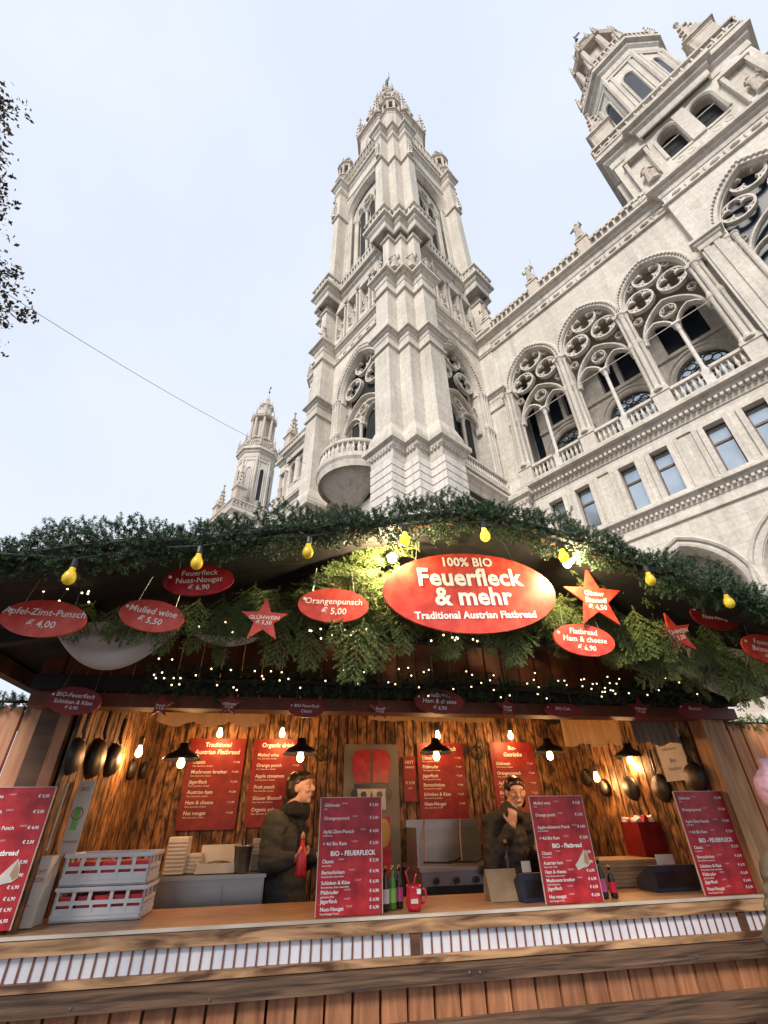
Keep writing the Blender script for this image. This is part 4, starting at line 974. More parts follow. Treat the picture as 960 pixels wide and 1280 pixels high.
for sg in (-1, 1):
    flat(np_, [(cx+sg*.07+.026*math.cos(a*PI/5), zt-.39+.026*math.sin(a*PI/5)) for a in range(10)], M['black'], 'eye', -.006)
    flat(np_, [(cx+sg*.15+.03*math.cos(a*PI/5), zt-.37-.02+.045*math.sin(a*PI/5)) for a in range(10)], M['black'], 'hair_curl', -.006)
flat(np_, [(cx-.03, zt-.47), (cx+.03, zt-.47), (cx, zt-.36)], M['black'], 'nose', -.006)
flat(np_, [(cx-.12, zt-1.3), (cx+.16, zt-1.3), (cx+.16, zt-.55), (cx-.12, zt-.55)], M['menu'], 'coat')
flat(np_, [(cx+.1+.06*math.cos(a*PI/6), zt-.66+.1*math.sin(a*PI/6)) for a in range(12)], M['gold'], 'epaulette', -.006)
# ---- menus on the back wall
def wall_menu(s0, s1, z0, z1, head, rows, label, small=1.0):
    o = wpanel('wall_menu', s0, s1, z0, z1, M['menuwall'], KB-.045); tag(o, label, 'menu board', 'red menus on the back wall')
    W, H = s1-s0, z1-z0; it = []; z = H-.05
    for h in head: it.append((h, W/2, z, .048*small, 'CENTER', .12, .02)); z -= .055
    z -= .02; st = (z-.04)/max(1, len(rows))
    for r, p in rows:
        it.append((r, .04, z, .036, 'LEFT', .1, .008)); it.append((p, W-.03, z, .02, 'RIGHT', .1, .008)); it.append(('Käse, Sauerrahm, Zwiebel', .042, z-.028, .015, 'LEFT', .1, 0)); z -= st
    text(o, it)
    return o
wall_menu(-.77, -.32, 1.55, 2.2, ['Traditional', 'Austrian Flatbread'], [('Classic', '€ 5,90'), ('Mushroom brother', '€ 6,90'), ('Jägerfleck', '€ 6,90'), ('Austrian ham', '€ 6,90'), ('Ham & cheese', '€ 6,90'), ('Nut nougat', '€ 6,90')], 'red wall menu headed Traditional Austrian Flatbread, leftmost on the back wall')
wall_menu(-.25, .18, 1.56, 2.2, ['Organic drinks'], [('Mulled wine', '€ 5,50'), ('Orange punch', '€ 5,00'), ('Apple cinnamon', '€ 4,00'), ('Fruit punch', '€ 4,00'), ('Gösser Biostoff', '€ 4,50'), ('Organic cola', '€ 3,90')], 'red wall menu headed Organic drinks behind the woman in the grey jacket')
wall_menu(1.21, 1.65, 1.59, 2.18, ['BIO-Feuerfleck'], [('Classic', '€ 5,90'), ('Pilzbruder', '€ 6,90'), ('Jägerfleck', '€ 6,90'), ('Bernschinken', '€ 6,90'), ('Schinken & Käse', '€ 6,90'), ('Nuss-Nougat', '€ 6,90')], 'red wall menu above the steel griddle hood')
wall_menu(1.92, 2.36, 1.58, 2.19, ['Bio-', 'Getränke'], [('Glühwein', '€ 5,50'), ('Orangenpunsch', '€ 5,00'), ('Apfel-Zimt', '€ 4,00'), ('Biostoff', '€ 4,50'), ('Cola', '€ 3,90')], 'red wall menu headed Bio-Getränke behind the smiling woman')
o = wpanel('small_notice', 1.075, 1.185, 1.72, 2.07, M['menuwall'], KB-.045); tag(o, 'narrow dark red price notice between nutcracker panel and wall menu', 'notice')
text(o, [('HOT', .055, .3, .035, 'CENTER'), ('DRINKS', .055, .26, .024, 'CENTER'), ('€ 5,50', .055, .14, .03, 'CENTER'), ('inkl.', .055, .1, .02, 'CENTER')])
# ---- the four menus standing on the counter
def menu(s, z0, w, h, rows, head, label, shear_s=0.0, cone=False, yaw=0.0):
    r = root('counter_menu', SP(s, K+.05, z0), YS+yaw, label, 'menu board', 'crimson menus standing on the counter')
    lean = .10
    b = MB(); b.box(0, w, -.003, .003, 0, h); pnl = ob('panel', b, r, rot=(-lean*0, 0, 0), mats=M['menu'])
    b = MB(); b.box(-.003, 0, -.004, .004, 0, h); b.box(w, w+.003, -.004, .004, 0, h); b.box(0, w, -.004, .004, h, h+.003); ob('panel_rim', b, r, mats=M['edge'])
    b = MB(); b.add([(w*.3, .004, h*.7), (w*.7, .004, h*.7), (w*.75, .12, 0), (w*.25, .12, 0), (w*.3, .007, h*.7), (w*.7, .007, h*.7), (w*.75, .123, 0), (w*.25, .123, 0)], [(0, 1, 2, 3), (7, 6, 5, 4), (0, 3, 7, 4), (1, 5, 6, 2), (3, 2, 6, 7), (0, 4, 5, 1)]); ob('easel_back', b, r, mats=M['card'])
    it = []
    for q in rows:
        f, a, p, sub = q
        z = h*(1-f)
        if a == '#': it.append((p, w*.54, z, .0275, 'CENTER', 0, .03)); continue
        it.append((a, w*.06, z, .0205, 'LEFT', 0, .014)); it.append((p, w*.95, z, .0175, 'RIGHT', 0, .018))
        tw = len(a)*.0108
        it.append(('1,A,G,O', min(w*.06+tw+.004, w*.7), z+.008, .009, 'LEFT', .1, 0))
        if sub: it.append((sub, w*.06, z-.0165, .0105, 'LEFT', 0, .006))
    text(r, it, y=-.005)
    if cone:
        f = flat(pnl, [(w*.62, h*.33), (w*.68, h*.36), (w*.83, h*.47), (w*.88, h*.42), (w*.9, h*.34), (w*.84, h*.31), (w*.74, h*.3), (w*.66, h*.28)][::-1], M['paper'], 'wrap_picture', -.005, .001)
        flat(pnl, [(w*.79, h*.36), (w*.83, h*.45), (w*.87, h*.41), (w*.885, h*.345), (w*.84, h*.325)][::-1], M['card'], 'filling_picture', -.0065, .001)
    return r
DE = [(.07, 'Glühwein', '€ 5,50', 'Rot'), (.19, 'Orangenpunsch', '€ 5,00', ''), (.31, 'Apfel-Zimt-Punsch', '€ 4,00', 'alkoholfrei'), (.415, '+ 4cl Bio Rum', '€ 2,00', ''), (.50, '#', 'BIO - FEUERFLECK', ''),
      (.565, 'Classic', '€ 5,90', 'Sauerrahm'), (.655, 'Bernschinken', '€ 6,90', 'Bernschinken, Sauerrahm'), (.74, 'Schinken & Käse', '€ 6,90', 'Bernschinken, Käse, Sauerrahm'), (.815, 'Pilzbruder', '€ 6,90', 'gebratene Pilze'), (.885, 'Jägerfleck', '€ 6,90', ''), (.945, 'Nuss-Nougat', '€ 6,90', 'Nuss-Nougat-Creme')]
EN = [(.07, 'Mulled wine', '€ 5,50', 'Red'), (.19, 'Orange punch', '€ 5,00', ''), (.31, 'Apple-cinnamon Punch', '€ 4,00', 'Non-alcoholic'), (.415, '+ 4cl Bio Rum', '€ 2,00', ''), (.49, '#', 'BIO - Flatbread', ''),
      (.555, 'Classic', '€ 5,90', 'Sour cream'), (.645, 'Austrian ham', '€ 6,90', 'Ham, sour cream'), (.725, 'Ham & cheese', '€ 6,90', 'Ham, cheese, sour cream'), (.80, 'Mushroom brother', '€ 6,90', 'fried mushrooms'), (.87, 'Jägerfleck', '€ 6,90', ''), (.94, 'Nut nougat', '€ 6,90', 'Nut Nougat Creme')]
menu(.222, 1.222, .32, .475, DE, '', 'crimson German menu standing beside the woman in the grey jacket')
menu(1.40, 1.222, .325, .47, EN, '', 'crimson English menu with wrap picture in front of the smiling woman', cone=True)
menu(2.345, 1.222, .335, .485, DE, '', 'crimson menu at the right end of the counter beside the post')
menu(-1.40, 1.235, .335, .52, EN, '', 'large crimson English menu cut off at the left end of the counter', cone=True)
# ================================================================== hanging signs
def sign_frame(px, py, ang, k):
    s0, z0 = at(px, py, k); c, sn_ = math.cos(R_(ang)), math.sin(R_(ang))
    s1, z1 = at(px+20*c, py+20*sn_, k); return s0, z0, math.atan2(z1-z0, s1-s0)
def oval(px, py, w, h, ang, k, lines, label, mat='red', big=False, group='red price signs hung in the fir branches', sizes=None):
    s0, z0, a = sign_frame(px, py, ang, k)
    sa, za = at(px-w/2, py, k); sb, zb = at(px+w/2, py, k); _, zt = at(px, py-h/2, k); _, zb2 = at(px, py+h/2, k)
    W, H = math.hypot(sb-sa, zb-za), zt-zb2
    b = MB(); n = 40; b.prism([(W/2*math.cos(2*PI*i/n), H/2*math.sin(2*PI*i/n)) for i in range(n)], -.006, .006, Matrix(((1, 0, 0, 0), (0, 0, 1, 0), (0, 1, 0, 0), (0, 0, 0, 1))))
    o = ob('oval_sign', b, None, SP(s0, k, z0), mats=M[mat]); o.rotation_mode = 'XYZ'
    o.rotation_euler = (Matrix.Rotation(YS, 3, 'Z') @ Matrix.Rotation(-a, 3, 'Y')).to_euler()
    tag(o, label, 'sign', group)
    hw_ = MB()
    for sg in (-1, 1): hw_.tube([(sg*W*.3, 0, H*.36), (sg*W*.26, .012, H*.5+.11)], .0012, 4)
    ob('hanging_wire', hw_, o, mats=M['steel'], kind='stuff')
    it = []; n = len(lines)
    for i, (t, sz, zz) in enumerate(lines): it.append((t, 0, zz*H, sz*H, 'CENTER', 0 if big else .12, .03 if big else .01))
    text(o, it, y=-.008)
    if not big:
        c = MB(); c.lathe([(.045*H, 0), (.045*H, .002)], 10, (-W*.41, -.006, H*.16), Matrix.Rotation(PI/2, 3, 'X')); ob('organic_dot', c, o, mats=M['white'])
    return o
def star(px, py, w, ang, k, lines, label, mat='red'):
    s0, z0, a = sign_frame(px, py, ang, k); sa, _ = at(px-w/2, py, k); sb, _ = at(px+w/2, py, k); R = (sb-sa)/1.9
    pts = []
    for i in range(10):
        r = R if i % 2 == 0 else R*.42; t = PI/2+i*PI/5; pts.append((r*math.cos(t), r*math.sin(t)))
    b = MB(); b.prism(pts, -.005, .005, Matrix(((1, 0, 0, 0), (0, 0, 1, 0), (0, 1, 0, 0), (0, 0, 0, 1))))
    o = ob('star_sign', b, None, SP(s0, k, z0), mats=M[mat]); o.rotation_euler = (Matrix.Rotation(YS, 3, 'Z') @ Matrix.Rotation(-a, 3, 'Y')).to_euler()
    tag(o, label, 'sign', 'red price signs hung in the fir branches')
    text(o, [(t, 0, zz*R, sz*R, 'CENTER', .1, .015) for t, sz, zz in lines], y=-.007)
    return o
oval(590, 740, 214, 98, 0, 1.93, [('100% BIO', .16, .375), ('Feuerfleck', .305, .17), ('& mehr', .305, -.07), ('Traditional Austrian Flatbread', .118, -.29)], 'large glossy red oval stall sign reading Feuerfleck & mehr under the gable peak', big=True, group=None)
oval(55, 773, 110, 46, 4, 1.96, [('Apfel-Zimt-Punsch', .26, .14), ('€ 4,00', .26, -.18)], 'red oval sign reading Apfel-Zimt-Punsch at the far left')
oval(190, 770, 84, 39, 10, 1.98, [('Mulled wine', .29, .13), ('€ 5,50', .27, -.17)], 'red oval sign reading Mulled wine in front of the grey swag')
oval(249, 726, 88, 37, -3, 1.95, [('Feuerfleck', .25, .24), ('Nuss-Nougat', .25, -.0), ('€ 6,90', .23, -.25)], 'dark red oval sign reading Feuerfleck Nuss-Nougat below a yellow bulb', mat='menu')
oval(417, 757, 88, 42, 2, 1.97, [('Orangenpunsch', .25, .1), ('€ 5,00', .26, -.19)], 'red oval sign reading Orangenpunsch left of the big sign')
oval(730, 800, 74, 39, 5, 1.97, [('Flatbread', .25, .24), ('Ham & cheese', .25, -.0), ('€ 6,90', .23, -.27)], 'red oval sign reading Flatbread Ham & cheese right below the big sign')
oval(893, 770, 56, 34, 6, 1.98, [('BIO-Feuerfleck', .2, .18), ('Nuss-Nougat', .2, -.08)], 'shaded dark red oval sign near the right end of the gable', mat='menuwall')  # shade under the gable is put into the colour by a darker red
oval(960, 812, 60, 36, 10, 1.96, [('Feuerfleck', .25, .2), ('Beinschinken', .25, -.05), ('€ 6,90', .2, -.28)], 'red oval sign cut off at the right edge of the picture')
star(330, 775, 58, 3, 1.97, [('GLÜHWEIN', .24, .08), ('€ 5,50', .24, -.14)], 'pale red star sign reading Glühwein between two oval signs')
star(743, 748, 70, 4, 1.95, [('Gösser', .22, .14), ('Biostoff', .22, -.08), ('€ 4,50', .22, -.3)], 'red star sign reading Gösser Biostoff right of the big sign')
star(845, 793, 46, -12, 1.98, [('GLÜHWEIN', .26, .08), ('€ 5,50', .26, -.18)], 'small tilted red star sign over the right grey swag')
LW = 'menuwall'  # darker red puts the dimness below the garland into the signs' colour
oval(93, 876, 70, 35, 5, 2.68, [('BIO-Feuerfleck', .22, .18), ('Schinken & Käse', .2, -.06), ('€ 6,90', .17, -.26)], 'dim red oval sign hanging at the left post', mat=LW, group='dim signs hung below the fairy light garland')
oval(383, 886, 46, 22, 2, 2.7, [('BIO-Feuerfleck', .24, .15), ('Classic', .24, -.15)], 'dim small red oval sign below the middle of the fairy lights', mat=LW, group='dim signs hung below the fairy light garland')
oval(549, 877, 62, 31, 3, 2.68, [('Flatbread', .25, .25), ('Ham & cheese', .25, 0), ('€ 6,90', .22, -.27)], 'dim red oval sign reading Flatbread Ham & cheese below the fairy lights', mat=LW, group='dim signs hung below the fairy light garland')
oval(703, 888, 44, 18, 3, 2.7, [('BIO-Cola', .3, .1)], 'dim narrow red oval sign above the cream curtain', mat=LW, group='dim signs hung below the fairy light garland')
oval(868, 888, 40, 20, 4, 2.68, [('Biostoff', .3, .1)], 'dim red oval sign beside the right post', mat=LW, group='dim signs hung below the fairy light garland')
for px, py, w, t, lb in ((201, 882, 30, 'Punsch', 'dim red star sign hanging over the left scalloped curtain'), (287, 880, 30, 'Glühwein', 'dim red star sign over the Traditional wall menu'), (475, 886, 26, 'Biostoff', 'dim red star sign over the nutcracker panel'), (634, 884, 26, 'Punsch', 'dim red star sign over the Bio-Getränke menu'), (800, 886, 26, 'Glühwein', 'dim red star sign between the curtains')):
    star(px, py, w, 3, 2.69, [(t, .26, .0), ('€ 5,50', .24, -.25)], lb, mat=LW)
# ================================================================== fir: needles, twigs, fronds
rng = np.random.default_rng(11)
def twig_arrays(L, n, nl, flat_=.35, rg=rng, wid=.0018, fwd=.55):
    t = rg.random(n); ang = rg.random(n)*2*np.pi
    base = np.stack([t*L, np.zeros(n), -.08*L*t*t], 1)
    d = np.stack([np.full(n, fwd)+rg.random(n)*.25, np.cos(ang), np.sin(ang)*flat_], 1)
    d /= np.linalg.norm(d, axis=1)[:, None]; ln = nl*(.7+.5*rg.random(n))*(1-.45*t**3)
    tip = base+d*ln[:, None]; side = np.cross(d, rg.standard_normal((n, 3))); side /= np.linalg.norm(side, axis=1)[:, None]
    w = wid*(.8+.5*rg.random(n))
    V = np.stack([base-side*w[:, None], base+side*w[:, None], tip+side*w[:, None]*.4, tip-side*w[:, None]*.4], 1).reshape(-1, 3)
    T = np.arange(n*4).reshape(-1, 4); return V, T
def merge(parts):
    V = []; T = []; o = 0
    for v, t in parts: V.append(v); T.append(t+o); o += len(v)
    return np.concatenate(V), np.concatenate(T)
def rotm(ax, ay, az): return np.array((Matrix.Rotation(az, 3, 'Z') @ Matrix.Rotation(ay, 3, 'Y') @ Matrix.Rotation(ax, 3, 'X')))
def frond(L, seed):
    rg = np.random.default_rng(seed); parts = [twig_arrays(L, int(L*420), .024, .5, rg)]; stems = MB()
    main = [(L*t, 0, -.25*L*t*t) for t in np.linspace(0, 1, 7)]; stems.tube(main, .005, 5, .0015)
    parts = []
    for i in range(6):
        a = Vector(main[i]); b_ = Vector(main[i+1]); v, t = twig_arrays((b_-a).length, int(26*L/.35), .022, .5, rg)
        q = np.array((Vector((1, 0, 0)).rotation_difference(b_-a)).to_matrix()); parts.append((v @ q.T+np.array(a), t))
    k = int(L/.026)
    for i in range(k):
        t = .1+.88*i/k; sg = 1 if i % 2 else -1; ll = (.17*(1-t)**.7+.035)*(.8+.4*rg.random())*L/.38
        v, tt = twig_arrays(ll, int(ll*900)+14, .02, .45, rg); az = sg*(.75+.25*rg.random()); R = rotm(0, rg.uniform(-.05, .35), az)
        p = np.array([L*t, 0, -.25*L*t*t]); parts.append((v @ R.T+p, tt))
        tip = R @ np.array([ll, 0, -.08*ll]); stems.tube([tuple(p), tuple(p+tip*.5), tuple(p+tip)], .0022, 4, .001)
        if ll > .09:
            for sg2 in (-1, 1):
                v, tt = twig_arrays(ll*.4, 26, .017, .45, rg); R2 = R @ rotm(0, 0, sg2*.7); parts.append((v @ R2.T+p+tip*.5, tt))
    V, T = merge(parts); return arr_mesh('needles', V, T, M['needle'], 4), stems.mesh('stem', M['twig'])
FR = [frond(.36+.05*i, 20+i) for i in range(5)]
fr_n = [0]
def place_frond(s, k, z, direction, roll, sc, label, grp='fir branches hung along the gable', seed=0):
    ms, stm = FR[seed % 5]
    r = bpy.data.objects.new('fir_branch', stm); COL.objects.link(r); r.location = SP(s, k, z)
    d = (SD*direction[0]+SN*direction[1]+Vector((0, 0, direction[2]))).normalized()
    q = Vector((1, 0, 0)).rotation_difference(d); q = Quaternion(d, roll) @ q
    # turn the flat of the frond toward the front
    nrm = q @ Vector((0, 0, 1)); want = (-SN - d*(-SN).dot(d)).normalized(); ang = math.atan2(nrm.cross(want).dot(d), nrm.dot(want))
    q = Quaternion(d, ang+roll) @ q
    r.rotation_mode = 'QUATERNION'; r.rotation_quaternion = q; r.scale = (sc,)*3
    tag(r, label, 'fir branch', grp); n_ = ob('needles', ms, r); n_['kind'] = 'stuff'
    return r
rnd = random.Random(77)
LB = {0: 'dark fir branch hanging in the left half of the gable', 1: 'fir branch around the big oval sign, lit yellow by the floodlights', 2: 'fir branch hanging right of the big oval sign', 3: 'fir branch tip hanging below the row of signs'}
used_l = {}
def flabel(s, z, a, tip):
    spots = [(-.95, 'Apfel-Zimt-Punsch sign'), (-.6, 'Mulled wine sign'), (-.42, 'Nuss-Nougat sign'), (-.12, 'pale star sign'), (.17, 'Orangenpunsch sign'), (.42, 'gap left of the big sign'), (.65, 'left tip of the big sign'), (.85, 'middle of the big sign'), (1.05, 'right half of the big sign'), (1.28, 'right tip of the big sign'), (1.45, 'Gösser Biostoff star'), (1.75, 'gap right of the Biostoff star'), (2.0, 'small tilted star'), (2.25, 'shaded oval sign'), (2.5, 'last sign at the right')]
    n_ = min(spots, key=lambda q: abs(q[0]-s))[1]; h = 'low' if z < 2.5 else 'high' if z > 2.66 else 'middle'
    dr = 'leaning left' if a < -.25 else 'leaning right' if a > .25 else 'hanging straight'
    return ('tip of fir branch ' if tip else h+' fir branch ')+dr+' by the '+n_
# upper spray along the truss
for i in range(190):
    u_ = rnd.random(); s = -.62+.9*u_ if i % 9 == 0 else .22+2.5*u_
    z = min(roofz(s)-.10-rnd.random()*.2, 2.78); k = 2.0+rnd.random()*.2
    a = rnd.uniform(-1.1, 1.1)
    if s > .3 and s < 1.5 and rnd.random() < .5: a = (s-.9)*1.5+rnd.uniform(-.5, .5)
    reach = max(.12, z-(2.40 if s < 1.6 else 2.46))/max(.5, math.cos(a)); fl = .36+.05*(i % 5)
    place_frond(s, k, z, (math.sin(a), -.12-rnd.random()*.2, -math.cos(a)), rnd.uniform(-.5, .5), min(.95, reach/fl), flabel(s, z, a, False), seed=i)
for px, py, a, ln in ((500, 705, -60, .5), (510, 695, -75, .55), (525, 690, -40, .5), (545, 685, -25, .45), (480, 715, -95, .6), (470, 725, -110, .6), (520, 700, -50, .6), (560, 684, 10, .4), (620, 684, 15, .45), (645, 688, 35, .5), (665, 692, 50, .5), (685, 698, 62, .55), (700, 706, 75, .6), (712, 715, 88, .65), (720, 730, 100, .6), (695, 700, 48, .6), (655, 690, 20, .45), (478, 700, -80, .5), (462, 740, -120, .55), (725, 745, 112, .6), (735, 712, 70, .6), (450, 712, -85, .5), (760, 720, 95, .6), (770, 700, 80, .5), (790, 730, 110, .6)):
    k = rnd.uniform(1.98, 2.06); s, z = at(px, py, k); aa = R_(a)
    place_frond(s, k, z, (math.sin(aa), -.1, math.cos(aa)), rnd.uniform(-.4, .4), ln*.75, 'short fir spray fanning out behind the rim of the big sign, '+('upper left' if px < 560 else 'upper right' if py < 715 else 'right end'), seed=rnd.randrange(5))
# the tips that hang below
for px, py, ln in ((368, 775, .9), (392, 785, .8), (430, 790, .75), (455, 782, 1.0), (470, 790, .95), (500, 775, .8), (525, 780, .8), (548, 785, .8), (560, 790, .6), (572, 785, .8), (585, 788, .75), (612, 788, .7), (598, 785, .7), (628, 780, .9), (645, 785, .8), (672, 775, .8), (688, 780, .9), (706, 800, .6), (742, 790, .75), (765, 775, .9), (790, 775, .95), (815, 785, .8), (832, 800, .65), (855, 800, .7), (880, 790, .8), (905, 785, .85), (930, 790, .7), (120, 768, .6), (150, 775, .65), (280, 760, .75), (250, 765, .7), (230, 770, .75), (300, 775, .6), (350, 750, .9), (340, 770, .8), (320, 745, .8)):
    k = rnd.uniform(1.96, 2.1); s, z = at(px, py-18, k)
    a = rnd.uniform(-.35, .35); place_frond(s, k, z, (math.sin(a), -.15, -math.cos(a)), rnd.uniform(-.6, .6), ln*.56, flabel(s, z, a, True), seed=rnd.randrange(5))
# ---- garlands: many short twigs joined (nobody could count them)
TW = [twig_arrays(.06, 52, .018, 1.0, np.random.default_rng(i), .0016, .5) for i in range(6)]
def garland(name, path, rad, n, label, mat, sc=(.8, 1.35), up=.0, seed=1, squash=1.0, wire=True):
    rg = np.random.default_rng(seed); P = [Vector(p) for p in path]; L = [0]
    for a, b_ in zip(P[:-1], P[1:]): L.append(L[-1]+(b_-a).length)
    parts = []; kk = rg.random(n)*L[-1]
    for t in kk:
        j = max(i for i in range(len(P)-1) if L[i] <= t); f = (t-L[j])/(L[j+1]-L[j]); c = P[j].lerp(P[j+1], f); tg = (P[j+1]-P[j]).normalized()
        a = rg.uniform(0, 2*np.pi); e1 = tg.cross(Vector((0, 0, 1))).normalized(); e2 = e1.cross(tg)
        o = e1*math.cos(a)+e2*math.sin(a); bump = 1+.28*math.sin(t*9+seed)+.2*math.sin(t*23+1)
        d = (o+tg*rg.uniform(-.9, .9)+Vector(rg.standard_normal(3))*.25+Vector((0, 0, up))).normalized()
        q = np.array(Vector((1, 0, 0)).rotation_difference(d).to_matrix()) @ rotm(rg.uniform(0, 6.28), 0, 0)
        v, tt = TW[rg.integers(6)]; p = c+o*rad*rg.uniform(.15, .75)*bump
        parts.append((v @ q.T*rg.uniform(*sc)+np.array(p), tt))
    V, T = merge(parts); me = arr_mesh(name, V, T, mat, 4)
    st = MB(); st.tube(P, rad*.22, 6); r = ob(name, st, None, mats=M['roofwood']); f = ob('needles', me, r, kind='stuff'); tag(r, label, 'garland'); return r
gp = []
for i in range(31):
    s = -2.0+5.7*i/30; zz = roofz(s)-.01-.012*math.sin(i*1.7)
    gp.append(SP(s, KV-.06, zz))
garland('verge_garland', gp, .105, 8200, 'thick green fir garland running along the gable edge of the roof', M['needle2'], seed=3, up=.05, sc=(.5, .82))
gp = [SP(-.75+3.45*i/20, 2.70, 2.245-.006*math.sin(i)) for i in range(21)]
garland('lintel_garland', gp, .075, 850, 'dark fir garland with fairy lights along the lintel over the counter', M['needle2'], sc=(.6, 1.0), seed=5)
# fairy lights
fb = MB(); fb.smooth = True; fb.sphere((0, 0, 0), .0044, 7, 5); fbm = fb.mesh('light_bulb', M['fairy'])
def fairy(name, pts, label):
    P = sorted(pts, key=lambda p: p[0]); b = MB(); b.tube([SP(*p) for p in P], .0012, 3); r = ob(name, b, None, mats=M['cord'])
    tag(r, label, 'light string', 'fairy lights')
    for p in P: ob('light_bulb', fbm, r, SP(*p))
rnd = random.Random(12)
for j, (lo, hi) in enumerate(((-.72, .4), (.4, 1.5), (1.5, 2.62))):
    pts = [(rnd.uniform(lo, hi), 2.62-rnd.random()*.02, 2.17+rnd.random()*.155) for _ in range(27)]
    fairy('fairy_light_string', pts, ['fairy light string in the left third of the lintel garland', 'fairy light string in the middle of the lintel garland', 'fairy light string in the right third of the lintel garland'][j])
def cluster(px0, px1, py0, py1, n, k, label):
    pts = []
    for _ in range(n):
        s, z = at(rnd.uniform(px0, px1), rnd.uniform(py0, py1), k); pts.append((s, k, z))
    fairy('fairy_light_string', pts, label)
cluster(40, 125, 735, 755, 9, 2.08, 'tiny lights above the Apfel-Zimt-Punsch sign'); cluster(370, 470, 786, 800, 9, 2.0, 'tiny lights under the Orangenpunsch sign')
cluster(500, 640, 788, 802, 8, 1.95, 'tiny lights under the left half of the big sign'); cluster(200, 320, 765, 795, 6, 2.1, 'tiny lights between the Mulled wine and star signs')
cluster(825, 905, 808, 826, 12, 2.2, 'tiny lights across the top of the right grey swag')
# ---- yellow festoon bulbs under the verge
bb = MB(); bb.smooth = True; bb.lathe([(.008, .045), (.014, .035), (.016, .02), (.026, .002), (.031, -.018), (.028, -.036), (.016, -.05), (.001, -.055)], 14)
glass_m = bb.mesh('glass', M['yellow']); glass_l = bb.mesh('glass', M['yellowl']); bs_ = MB(); bs_.lathe([(.014, .035), (.017, .04), (.017, .075), (.01, .085)], 10); sock = bs_.mesh('socket', M['black'])
BP = [(88, 718), (247, 700), (385, 687), (506, 672), (606, 667), (704, 693), (812, 722), (910, 750)]
names = ['at the far left', 'above the Nuss-Nougat sign', 'above the Orangenpunsch sign', 'at the upper left of the big sign', 'right above the big sign', 'at the upper right of the big sign by the floodlight', 'between the star and the right end', 'rightmost of the row']
cps = []
for i, (px, py) in enumerate(BP):
    s, z = at(px, py, 1.68); r = bpy.data.objects.new('festoon_bulb', sock); COL.objects.link(r); r.location = SP(s, 1.68, z); r.scale = (.74, .74, .74)
    tag(r, 'yellow festoon bulb '+names[i], 'light bulb', 'yellow festoon bulbs'); ob('glass', glass_l if i in (3, 4, 5) else glass_m, r)
    cps.append(SP(s, 1.68, z+.063))
    if i < 7:
        s2, z2 = at(*BP[i+1], 1.68); cps.append(SP((s+s2)/2, 1.72, (z+z2)/2+.10))
b = MB(); b.tube([cps[0]+SD*-.5]+cps+[cps[-1]+SD*.5+Vector((0, 0, -.1))], .004, 5); tag(ob('festoon_cable', b, mats=M['cord']), 'black cable carrying the yellow bulbs under the verge', 'cable')
# ---- floodlights beside the big sign
def lamp(name, loc, e, col, rad=.03, parent=None):
    l = bpy.data.lights.new(name, 'POINT'); l.energy = e; l.color = col; l.shadow_soft_size = rad
    o = bpy.data.objects.new(name, l); COL.objects.link(o); o.location = loc
    if parent: o.parent = parent
    return o
for (px, py, lb, e) in ((708, 700, 'small warm floodlight glaring at the upper right end of the big sign', 26), (490, 694, 'small warm floodlight at the upper left end of the big sign', 34)):
    kk_ = 1.865 if px > 600 else 1.96; s, z = at(px, py, kk_); r = root('floodlight', SP(s, kk_, z), YS, lb, 'floodlight', 'floodlights beside the big sign')
    b = MB(); b.tube([(0, .02, .02), (.0, .05, .14), (0, .02, .2)], .006, 6); b.lathe([(.012, .02), (.03, .0), (.034, -.012), (.03, -.012)], 12); ob('housing', b, r, mats=M['black'])
    b = MB(); b.smooth = True; b.sphere((0, 0, -.022), .021, 10, 8); ob('lamp_glass', b, r, mats=M['flood']); lamp('lamp_light', (0, -.05, -.03), e, (1, .80, .42), .025, r)
# ================================================================== cloth swags and curtains
def swag(px0, py0, px1, py1, sag, k, label, mat='cloth'):
    s0, z0 = at(px0, py0, k); s1, z1 = at(px1, py1, k); L = s1-s0; b = MB(); b.smooth = True; N, R2 = 26, 10; vs = []
    for j in range(R2+1):
        v = j/R2
        for i in range(N+1):
            u_ = i/N; par = 4*u_*(1-u_); zz = z0+(z1-z0)*u_+.02-par*sag*v; kk = k-.05*par*math.sin(v*PI)-.015*math.sin(v*17+u_*2)*par
            vs.append((s0+L*u_, kk, zz-.01*v))
    b.add(vs, [(j*(N+1)+i, j*(N+1)+i+1, (j+1)*(N+1)+i+1, (j+1)*(N+1)+i) for j in range(R2) for i in range(N)])
    o = ob('cloth_swag', b, None, rot=(0, 0, YS), mats=M[mat]); md = o.modifiers.new('s', 'SOLIDIFY'); md.thickness = .003
    tag(o, label, 'cloth', 'grey cloth swags under the gable'); return o
swag(66, 786, 234, 780, .2, 2.2, 'grey cloth swag sagging behind the Mulled wine sign')
swag(225, 780, 345, 790, .10, 2.42, 'shallow grey cloth swag behind the pale star sign')
swag(800, 797, 985, 827, .27, 2.2, 'grey cloth swag sagging at the right end under the gable')
